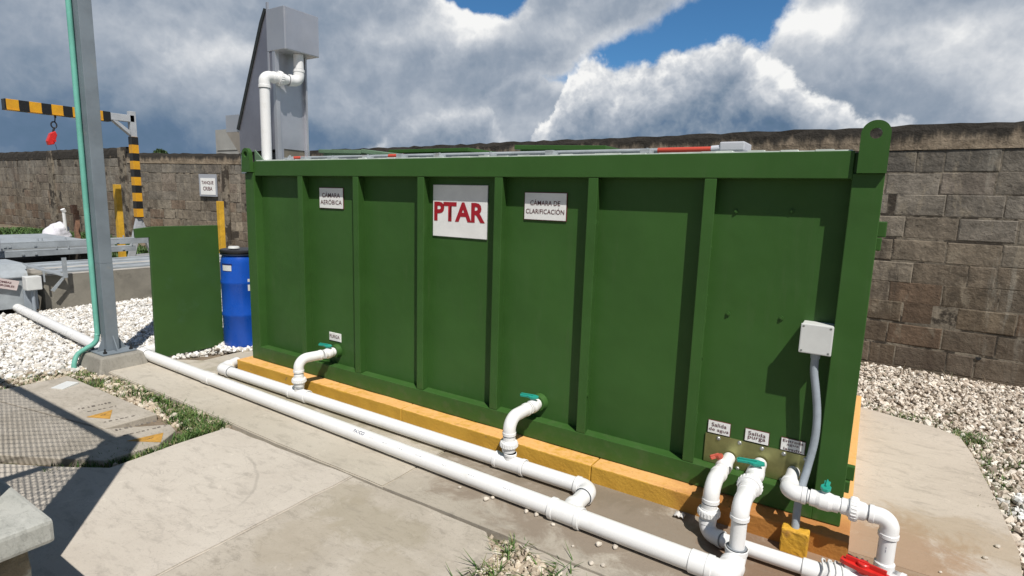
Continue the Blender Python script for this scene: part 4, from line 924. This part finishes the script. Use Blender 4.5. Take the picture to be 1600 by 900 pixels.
b = MB(); b.sweep(spline([(hx-.034, hy+.03, 4.6), (hx-.034, hy+.03, 2.2), (hx-.034, hy+.03, .45), (hx-.036, hy+.025, .25), (hx-.05, hy-.01, .18), (hx-.08, hy-.06, .13), (hx-.10, hy-.12, .08), (hx-.09, hy-.15, .02), (hx-.08, hy-.15, -.05)], 8), .012, 14); b.build('tube', HOSE, hs)

# ---------------------------------------------------------------- lying pipe and concrete basin on the left
b = MB(); b.cyl((-5.0, -.33, .055), (-1.86, -.56, .055), .045, 24); tag(b.build('loose_pipe', PVC), 'white pipe lying across the white gravel to the column footing', 'pipe')
ct = empty('concrete_basin', (-5.2, .6, 0), 'low grey concrete basin with steel covers on top, beyond the white gravel', 'basin')
b = MB(); b.box(-5.72, -4.60, -.10, 2.6, -.1, .395); b.build('basin_wall', mat('plastered_basin', (.22, .205, .17), .9, var=.15, vs=4, c2=(.15, .14, .115), c2s=5, bump=.004, bs=30), ct, .006)
for i, (xa, xb, z, m_) in enumerate(((-4.95, -4.70, .405, GREYL), (-5.33, -5.08, .41, GREYL), (-5.68, -5.42, .41, GREYL))):
    b = MB(); b.box(xa, xb, .0, 2.5, .397, z+.02); b.box(xa, xa+.03, 0, 2.5, z+.021, z+.035); cvr = b.build('cover_plate', m_, ct, .003)
b = MB(); b.box(-4.66, -4.598, -.10, 2.6, .396, .408); b.box(-5.06, -4.97, -.1, 2.55, .396, .44); b.build('cover_rail', mat('pale_rail', (.50, .47, .42), .7, var=.15), ct)
# folded bracket leaning on the basin
bk = MB(); bk.prism([(-4.50, -.26, .525), (-4.50, .08, .375), (-4.66, .09, .41), (-4.66, -.26, .55)], (0, 0, .012)); bk.box(-4.505, -4.49, .06, .105, .37, .61)
bk.prism([(-4.50, .05, .375), (-4.50, .09, .385), (-4.50, -.04, .215), (-4.50, -.07, .235)], (-.012, 0, 0)); bk.box(-4.505, -4.495, -.13, -.115, .34, .46)
tag(bk.build('steel_bracket', GREYL), 'folded light grey steel bracket on the corner of the basin', 'bracket')
gc = empty('steel_cabinet', (-5.0, -.6, 0), 'low grey steel cabinet at the left edge with a tilted notice on it', 'cabinet')
b = MB(); b.prism([(-4.62, -1.3, .06), (-4.62, -.27, .06), (-4.62, -.235, .38), (-4.70, -.22, .50), (-4.70, -1.3, .50)], (-.0, 0, 0)) if False else b.box(-5.3, -4.62, -1.4, -.27, .05, .40); b.prism([(-4.60, -1.42, .40), (-4.60, -.24, .40), (-4.78, -.20, .53), (-4.78, -1.42, .53)], (0, 0, .012)); b.box(-5.4, -4.78, -1.42, -.2, .525, .54)
b.build('cabinet_body', GREYL, gc)
Mx = Matrix.Translation((-4.585, -.47, .345)) @ Matrix.Rotation(math.radians(90), 4, 'Z') @ Matrix.Rotation(math.radians(17), 4, 'Y')
b = MB(); b.box(-.20, .13, -.006, .006, -.05, .06, Mx); ns = b.build('notice', mat('pinkish_sign', (.62, .52, .50), .5), gc); tag(ns, 'tilted pale pink notice reading BOMBAS SUMERGIBLES')
for tx, zz, w in (('BOMBAS', .026, .13), ('SUMERGIBLES', -.012, .20)):
    lettering(tx, .05, DARKT, Mx @ face_y(.0, -.0075, zz), ns, fit=(w, .022))
hb_ = MB(); hv_ = [(4.452+.020*math.cos(a)*(1+.3*math.sin(3*a)), 0, .17+.017*math.sin(a)*(1+.25*math.cos(2*a))) for a in np.linspace(0, 6.283, 15)[:-1]]
hy_ = 4.42-(4.452+7.8)*1.0/16.8-.0105
hb_.prism([(x, hy_, z) for x, y, z in hv_], (0, .004, 0)); tag(hb_.build('hole_shade_patch', DARK), 'small flat dark patch for the shade in a broken hole, low in the wall at the right', 'hole')  # flat dark patch on the surface, painting the shade inside a hole
wb_ = empty('electrical_box', (-4.5, -.24, 0), 'small white electrical box on a short grey stem beside the cabinet', 'electrical box')
b = MB(); b.box(-4.56, -4.44, -.31, -.165, .265, .42, ch=.008); b.build('box_body', BOXW, wb_); b = MB(); b.cyl((-4.5, -.24, -.05), (-4.5, -.24, .27), .018, 12); b.box(-4.6, -4.59, -.30, -.17, .02, .26); b.build('stem', CONDUIT, wb_)
# stacked steel sections behind the basin
lb = ['topmost long grey channel section on the stack behind the basin', 'second long grey channel section in the stack behind the basin', 'lowest long grey channel section in the stack behind the basin', 'flat grey sheet at the back of the steel stack', 'short grey section across the left end of the stack']
for i, (xa, xb, ya, yb, z0, z1) in enumerate(((-6.52, -6.36, -2.0, 1.93, .575, .665), (-6.30, -6.20, -2.0, 1.62, .475, .56), (-6.9, -6.62, -2.0, 1.5, .50, .57), (-8.3, -6.75, -2.4, 1.15, .62, .64), (-6.34, -6.14, -.10, -.03, .57, .74))):
    b = MB(); b.box(xa, xb, ya, yb, z1-.015, z1, ch=.002); b.box(xb-.015, xb, ya, yb, z0, z1-.016, ch=.002)
    if i < 3: b.box(xa, xa+.015, ya, yb, z0, z1-.016); b.box(xb-.06, xb-.016, ya, yb, z0, z0+.01)
    r_ = random.Random(i)
    for k in range(6):
        if i in (0, 1): y = r_.uniform(-1.2, 1.9); b.box(xb+.001, xb+.012, y, y+.03, z0+.02, z0+.045); b.cyl((xa+.1, y+.4, z1), (xa+.1, y+.4, z1+.04), .01, 6)
    tag(b.build('steel_section', GREYL), lb[i], 'steel section', 'grey steel sections stacked behind the basin')
b = MB(); b.box(-8.2, -6.25, -1.9, -1.6, -.05, .47); b.box(-8.2, -6.25, 0.9, 1.2, -.05, .47); b.box(-8.1, -6.4, -1.59, .89, .1, .3); tag(b.build('shade_packing', mat('shade_gap_dark', (.05, .04, .03), .9, var=.3)), 'added dark packing for the shade under the stacked steel sections', 'shade packing')  # dark packing added to stand for the shade gap behind the basin

# ---------------------------------------------------------------- striped lifting arm
def striped(name, axis, period, off, duty=.5):
    m_ = bpy.data.materials.new(name); m_.use_nodes = True; t = NT(m_.node_tree); b = t.n['Principled BSDF']; b.inputs['Roughness'].default_value = .45
    sep = t.new('ShaderNodeSeparateXYZ'); t.put(sep.inputs[0], t.new('ShaderNodeTexCoord').outputs['Object'])
    f = t.math('FRACT', t.math('ADD', t.math('DIVIDE', sep.outputs[axis], period), off)); s_ = t.math('GREATER_THAN', f, duty)
    y_ = t.mix(t.ramp(t.noise(t.new('ShaderNodeTexCoord').outputs['Object'], 8, 5, .6), .35, .7), (.72, .36, .015), (.62, .30, .02))
    t.put(b.inputs['Base Color'], t.mix(s_, y_, (.014, .014, .014))); return m_
ga = empty('striped_lifting_arm', (-6.95, 2.03, 0), 'yellow and black striped lifting arm on a grey splayed base by the wall', 'lifting arm')
GL = mat('pale_grey_paint', (.42, .44, .46), .5, var=.1)
b = MB(); b.box(-7.01, -6.89, 1.98, 2.08, .95, 2.28); b.build('post', striped('post_stripes', 2, .262, .30, .52), ga, .003)
b = MB(); b.box(-7.01, -6.89, .385, 1.70, 2.50, 2.635); b.box(-7.02, -6.88, .385, 1.70, 2.485, 2.50); b.build('arm', striped('arm_stripes', 1, .262, .46, .54), ga, .003)
b = MB(); b.box(-7.00, -6.90, 1.70, 2.05, 2.515, 2.625); b.box(-7.00, -6.90, 1.985, 2.075, 2.281, 2.69); b.prism([(-7.0, 1.73, 2.51), (-7.0, 1.98, 2.30), (-7.0, 1.98, 2.37), (-7.0, 1.80, 2.51)], (.1, 0, 0)); b.build('bracket', GL, ga, .004)
b = MB()
b.prism([(-6.98, 1.99, .95), (-6.98, 2.07, .95), (-6.98, 2.05, .82), (-6.98, 1.84, .0), (-6.98, 1.74, .0)], (.06, 0, 0)); b.prism([(-6.99, 2.07, .95), (-6.99, 2.02, .86), (-6.99, 2.26, .0), (-6.99, 2.36, .0)], (.06, 0, 0)); b.prism([(-6.92, 1.99, .82), (-6.92, 2.07, .82), (-6.92, 2.04, .55), (-6.92, 2.02, .55)], (.01, 0, 0)); b.box(-6.97, -6.93, 1.88, 2.20, .30, .34); b.build('splayed_base', GL, ga)
b = MB(); b.box(-6.96, -6.93, .97, .99, 2.45, 2.50); b.build('hook_eye', DARK, ga)
ho = empty('chain_hoist', (-6.95, .95, 2.25), 'small red chain hoist hanging from the striped arm', 'hoist')
b = MB(); ring = [(-6.945, .955+.035*math.sin(a), 2.345+.045*math.cos(a)) for a in np.linspace(0, 6.28, 18)]; b.sweep(ring, .010, 8, False); b.cyl((-6.945, .97, 2.385), (-6.945, .985, 2.50), .008, 8); b.cyl((-6.945, .955, 2.30), (-6.945, .935, 2.24), .014, 8); b.build('hook', DARK, ho)
b = MB(); b.prism([(-6.985, .955, 2.255), (-6.985, .975, 2.20), (-6.985, .93, 2.06), (-6.985, .86, 2.04), (-6.985, .845, 2.10), (-6.985, .89, 2.215)], (.08, 0, 0)); b.cyl((-6.90, .93, 2.11), (-6.885, .93, 2.11), .018, 12); b.build('hoist_body', REDP, ho, .008)
b = MB(); b.cyl((-6.94, .95, 2.06), (-6.94, .985, 1.85), .003, 6); b.build('chain', DARK, ho)

# ---------------------------------------------------------------- small things near the wall
yp_ = MB(); yp_.box(-7.74, -7.64, 2.00, 2.09, -.05, 1.50, ch=.004); tag(yp_.build('yellow_post', YELF), 'taller yellow post in front of the wall, left of the striped post', 'post', 'yellow posts along the wall')
yp_ = MB(); yp_.box(-5.80, -5.71, 2.72, 2.80, -.05, 1.27, ch=.004); tag(yp_.build('yellow_post', YELF), 'yellow post seen above the blue drum', 'post', 'yellow posts along the wall')
st = MB(); st.box(-.045, .045, -.03, .03, 0, 1.0, Matrix.Translation((-7.72, 1.40, .05)) @ Matrix.Rotation(math.radians(-2), 4, 'X') @ Matrix.Rotation(math.radians(-3), 4, 'Y'), .004); st.box(-.05, .05, -.034, .034, 0.95, 1.09, Matrix.Translation((-7.76, 1.405, .05)), .003)
tag(st.build('wooden_stake', mat('weathered_wood', (.24, .13, .08), .9, var=.25, vs=20)), 'reddish brown wooden stake standing before the wall', 'stake')
def sack():
    bm = bmesh.new(); bmesh.ops.create_icosphere(bm, subdivisions=4, radius=1)
    for v in bm.verts:
        z = v.co.z; w = 1-.35*max(0, z)**1.5; n = .10*math.sin(v.co.x*5+z*4)+.07*math.sin(v.co.y*9+z*7+1)+.04*math.sin(z*15+v.co.x*8)
        v.co = V((v.co.x*.20*w*(1+n), v.co.y*.24*w*(1+n), max(-.70, z)*.26*(1+.3*n)))
        if z < 0: v.co.x *= 1+.25*min(.7, -z); v.co.y *= 1+.25*min(.7, -z)
        v.co.y += .10*max(0, z)
        v.co += V((-11.1, 2.24, .43))
    for f in bm.faces: f.smooth = True
    me = bpy.data.meshes.new('sack'); bm.to_mesh(me); bm.free(); me.materials.append(mat('white_sackcloth', (.66, .65, .70), .7, var=.08, vs=12, bump=.01, bs=14))
    o = bpy.data.objects.new('sack', me); col.objects.link(o); tag(o, 'crumpled white sack among the weeds at the foot of the wall', 'sack')
sack()
b = MB(); b.cyl((-11.0, 2.40, .22), (-10.98, 2.38, .90), .032, 12); b.cyl((-10.98, 2.39, .90), (-10.97, 2.36, .96), .042, 12); tag(b.build('stand_pipe', PVC), 'thin white upright pipe beside the white sack', 'pipe')
tp_ = empty('wall_sign', (-8.6, 3.9, 1.2), 'framed white sign reading TANQUE CRIBA on the block wall', 'sign')
sx, sy = -6.33, 2.62
def face_M(o, nx, ny):   # local x to the right along the wall, local y up
    n = V((nx, ny, 0)).normalized(); u = V((-n.y, n.x, 0)); Mx = Matrix((u, V((0, 0, 1)), n)).transposed().to_4x4(); Mx.translation = V(o); return Mx
P0 = Mb @ V((2.30, -.055, 1.55)); nrm = (Mb.to_3x3() @ V((0, -1, 0))); Ms = face_M(P0, nrm.x, nrm.y)
tp_.location = (P0.x, P0.y, 1.3)
SW, SH = .27, .27
b = MB(); b.box(-.235, .235, -.235, .235, -.02, .0, Ms); fr = b.build('sign_frame', mat('grey_frame', (.36, .38, .42), .5), tp_)
b = MB(); b.box(-.19, .20, -.20, .15, .001, .006, Ms); fc = b.build('sign_face', SIGNW, tp_)
lettering('TANQUE', .1, DARKT, Ms @ Matrix.Translation((0, .05, .008)), fc, fit=(.32, .085)); lettering('CRIBA', .1, DARKT, Ms @ Matrix.Translation((0, -.07, .008)), fc, fit=(.25, .085))

# ---------------------------------------------------------------- chamber covers, tile, scraps, pebbles
FB = mat('faded_stencil', (.15, .13, .11), .8, var=.3, vs=40)
def cover(poly, label, tri, lines, z=.008):
    pts = [(x, y) for x, y in poly]; b = MB(); b.prism([(x, y, -.05) for x, y in pts], (0, 0, .05+z))
    r = empty('chamber_cover', (pts[0][0], pts[0][1], 0), label, 'cover'); o = b.build('cover_slab', COVERC, r, .006)
    q = MB(); c0 = sum((V((*p, 0)) for p in tri), V())/3; q.prism([(x, y, z+.001) for x, y in tri], (0, 0, .001)); tr = q.build('warning_triangle', mat('faded_orange_paint', (.50, .27, .05), .7, var=.25, vs=25), r)
    q = MB(); Mz = Matrix.Translation(c0+V((0, 0, z+.0025))) @ Matrix.Rotation(math.radians(100), 4, 'Z')
    q.prism([(-.022, .0, 0), (.004, .008, 0), (-.004, .0, 0), (.022, .001, 0), (-.002, -.010, 0), (.006, -.001, 0)], (0, 0, .0006), Mz); q.build('bolt_symbol', mat('faded_black_paint', (.13, .09, .05), .8), tr)
    for (tx, px, py, w_, h_) in lines:
        Mt = Matrix.Translation((px, py, z+.0012)) @ Matrix.Rotation(math.radians(79), 4, 'Z')
        b = MB(); r2 = random.Random(tx); k = 0.0
        while k < w_:
            l = r2.uniform(.008, .022); b.box(k-w_/2, k-w_/2+l, -h_/2+r2.uniform(0, h_*.3), h_/2-r2.uniform(0, h_*.3), 0, .0005, Mt); k += l+r2.uniform(.006, .02)
        b.build('faded_stencil', FB, r)
    return r
c1 = cover([(-1.55, -.97), (-.235, -.955), (-.245, -1.255), (-1.55, -1.50)][::-1], 'flat concrete chamber cover with a faded orange triangle, the one nearer the column', [(-.52, -1.24), (-.53, -1.09), (-.375, -1.168)], [(1, -.70, -1.13, .17, .035), (2, -.60, -1.12, .16, .018), (3, -.33, -1.13, .17, .018)])
c1b = cover([(-1.55, -1.51), (-.248, -1.265), (.0, -.99), (.12, -1.02), (.235, -1.17), (.22, -1.44), (-.2, -1.68), (-1.0, -2.1)][::-1], 'flat concrete chamber cover with a faded orange triangle, the one nearer the pale slab', [(.055, -1.26), (.10, -1.08), (.225, -1.155)], [(4, -.14, -1.12, .22, .035), (5, -.02, -1.13, .22, .018)])
tl = MB(); tl.box(-.05, .05, -.065, .065, 0, .03, Matrix.Translation((-1.29, -1.08, -.01)) @ Matrix.Rotation(math.radians(25), 4, 'Z') @ Matrix.Rotation(math.radians(4), 4, 'X'), .002); tag(tl.build('tile_piece', BOXW), 'broken piece of white tile lying among cream stones', 'tile')
rp_ = mat('loose_stone', (.56, .50, .42), .85, var=.2, vs=60, bump=.002, bs=90)
PB = [(2.104, -.571, .026), (2.121, -.537, .018), (2.32, -.549, .022), (2.373, -.545, .022), (2.474, -.569, .018), (2.707, -.591, .026), (2.773, -.567, .024), (2.733, -.724, .022), (2.778, -.707, .018), (1.929, -.553, .018), (.897, -.150, .02), (2.62, -.66, .012), (3.80, -.1, .02), (3.93, .05, .012), (4.12, .12, .022), (4.10, .28, .018), (4.16, .42, .02), (4.02, -.05, .02)]
where = ['largest loose stone below the main pipe, left of the cross link', 'small loose stone touching the largest one below the main pipe', 'flat loose stone beside the pipe just left of the cross link joint', 'second flat loose stone beside the cross link joint', 'small loose stone under the cross link joint', 'rounded loose stone below the pipe, left one of a pair', 'rounded loose stone below the pipe, right one of a pair', 'flat pale chip near the grass tufts, left one', 'flat pale chip near the grass tufts, right one', 'small darker loose stone farthest left below the main pipe', 'small white stone between the two pipe runs', 'tiny stone chip on the slab near the grass tufts', 'loose stone on the slab behind the downpipe', 'tiny white chip on the stained slab', 'loose stone near the right slab edge, nearest one', 'loose stone near the right slab edge, middle one', 'loose stone near the right slab edge, farthest one', 'loose stone on the brown stained part of the slab']
for (x, y, s_), l_ in zip(PB, where):
    r_ = random.Random(int(x*1000)); bm = bmesh.new(); bmesh.ops.create_icosphere(bm, subdivisions=2, radius=1)
    a1, a2, a3 = r_.uniform(0, 6), r_.uniform(0, 6), r_.uniform(0, 6)
    for v in bm.verts:
        k = 1+.18*math.sin(v.co.x*3+a1)*math.cos(v.co.y*3+a2)+r_.uniform(-.05, .05)
        v.co = V((v.co.x*s_*.6*k, v.co.y*s_*.5*k, v.co.z*s_*.38*k)); v.co.rotate(Matrix.Rotation(a3, 3, 'Z')); v.co += V((x, y, s_*.33))
    me = bpy.data.meshes.new('loose_stone'); bm.to_mesh(me); bm.free(); me.materials.append(rp_); o = bpy.data.objects.new('loose_stone', me); col.objects.link(o); tag(o, l_, 'stone', 'loose stones on the slabs')
def scrap(x, y, s_, seed, label):
    r_ = random.Random(seed); n = 8; vs = []
    for i in range(n+1):
        for j in range(n+1):
            u, w = i/n-.5, j/n-.5; vs.append((x+u*s_, y+w*s_*.8, .006+abs(math.sin(u*7+seed))*s_*.25+abs(math.cos(w*9+seed*2))*s_*.18+r_.uniform(0, .003)))
    b = MB(); b.add(vs, [(i*(n+1)+j, (i+1)*(n+1)+j, (i+1)*(n+1)+j+1, i*(n+1)+j+1) for i in range(n) for j in range(n)], True)
    o = b.build('plastic_scrap', mat('white_scrap', (.62, .60, .57), .5)); sd = o.modifiers.new('s', 'SOLIDIFY'); sd.thickness = .001; tag(o, label, 'plastic scrap')
scrap(3.655, -.09, .045, 1, 'crumpled white scrap beside the rusty plinth corner, the rounder one'); scrap(3.64, -.13, .035, 4, 'crumpled white scrap just in front of the rounder scrap')
scrap(2.93, -.17, .045, 3, 'white scrap in the shade of the plinth near the red handled outlet')

# ---------------------------------------------------------------- low wall and fence at the left, nearest the camera
lw = empty('low_wall', (.0, -2.3, 0), 'low rough stone wall with a smooth concrete coping, bottom left corner', 'wall')
b = MB(); b.box(-5.0, 1.545, -2.75, -2.075, .375, .45, ch=.012); b.build('coping', CAPC, lw)
b = rough_block('wall_core', -5.0, 1.47, -2.70, -2.13, -.1, .374, mat('rubble_stone', (.20, .17, .12), .95, var=.4, vs=7, c2=(.42, .42, .36), c2s=4, c2t=(.55, .62), bump=.02, bs=18), lw, cell=.08, amp=.02)
fe = empty('chain_link_fence', (1.2, -2.15, .45), 'grey chain link fence on the low wall', 'fence')
HF = 2.2; fx, fy = 1.185, -2.195
b = MB(); b.box(fx-.075, fx+.075, fy-.075, fy+.075, .451, HF+.03, ch=.004); b.build('corner_post', CONC_G, fe)
for pts in (((fx-.08, fy, HF-.02), (-5, fy, HF-.02)), ((fx, fy-.08, HF-.02), (fx, -6.0, HF-.02))):
    b = MB(); b.cyl(pts[0], pts[1], .030, 12); b.build('rail', GREYL, fe)
for x in (-1.4, -3.9): b = MB(); b.cyl((x, fy, .451), (x, fy, HF), .025, 10); b.build('post', GREYL, fe)
b = MB(); b.cyl((fx, -5.0, 0), (fx, -5, HF), .025, 10); b.build('post', GREYL, fe)
def mesh_panel(o, u, L, z0, z1, name):
    b = MB(); o = V(o); u = V(u); H = z1-z0; step = .088; r = .0030
    n = int((L+H)/step)
    for sgn in (1, -1):
        for k in range(-int(H/step)-1, int(L/step)+1):
            s0 = k*step; 
            # line s = s0 + t (sgn=1) or s = s0+H-t
            t0, t1 = 0.0, H
            f = (lambda t: s0+t) if sgn == 1 else (lambda t: s0+H-t)
            lo = max(0, -s0) if sgn == 1 else max(0, s0+H-L); hi = min(H, L-s0) if sgn == 1 else min(H, s0+H)
            if hi-lo < .02: continue
            a = o+u*f(lo)+V((0, 0, z0+lo)); c = o+u*f(hi)+V((0, 0, z0+hi)); d = (c-a).normalized(); n1 = d.cross(u.cross(V((0, 0, 1)))).normalized()*r; n2 = u.cross(V((0, 0, 1)))*r
            b.add([a+n1, a+n2, a-n1, a-n2, c+n1, c+n2, c-n1, c-n2], [(0, 1, 5, 4), (1, 2, 6, 5), (2, 3, 7, 6), (3, 0, 4, 7)])
    return b.build(name, ZINC, fe)
mesh_panel((fx-.07, fy, 0), (-1, 0, 0), 5.0, .47, HF-.03, 'wire_mesh'); mesh_panel((fx, fy-.07, 0), (0, -1, 0), 2.5, .47, HF-.03, 'wire_mesh')

# ---------------------------------------------------------------- beyond the wall
b = MB(); b.box(-26.65, -24.3, 14.9, 19, 0, 4.62); b.box(-26.5, -24.4, 14.87, 14.9, 3.55, 3.59)
tag(b.build('building', mat('pale_render', (.36, .36, .34), .9, var=.12, vs=.8)), 'plain pale grey building showing over the wall beside the screening machine', 'building')
tr_ = empty('tree', (-28.8, 13.1, 0), 'distant dark tree top just showing over the wall', 'tree')
b = MB(); b.sweep([(-28.8, 13.1, 0), (-28.8, 13.15, 2.3), (-28.85, 13.1, 3.1)], [.16, .11, .05], 10); b.build('trunk', mat('bark', (.10, .07, .05), .9), tr_)
n = 1600; a = rng.normal(0, 1, (n, 3)); a /= np.linalg.norm(a, axis=1)[:, None]; a *= (rng.uniform(.2, 1, n)**.4)[:, None]*np.array([.34, .34, .28]); cc = a+np.array([-28.8, 13.1, 3.20])
d1 = rng.normal(0, .045, (n, 3)); d2 = rng.normal(0, .045, (n, 3)); v = np.stack([cc-d1, cc+d2, cc+d1, cc-d2], 1).reshape(-1, 3)
o = tint_mesh('crown', v, np.arange(4*n).reshape(-1, 4), np.repeat(np.array([[.05, .09, .03]])*rng.uniform(.6, 1.4, (n, 1)), 4, 0), GRASS); o.parent = tr_; o.matrix_parent_inverse = Matrix.Translation(-tr_.location)
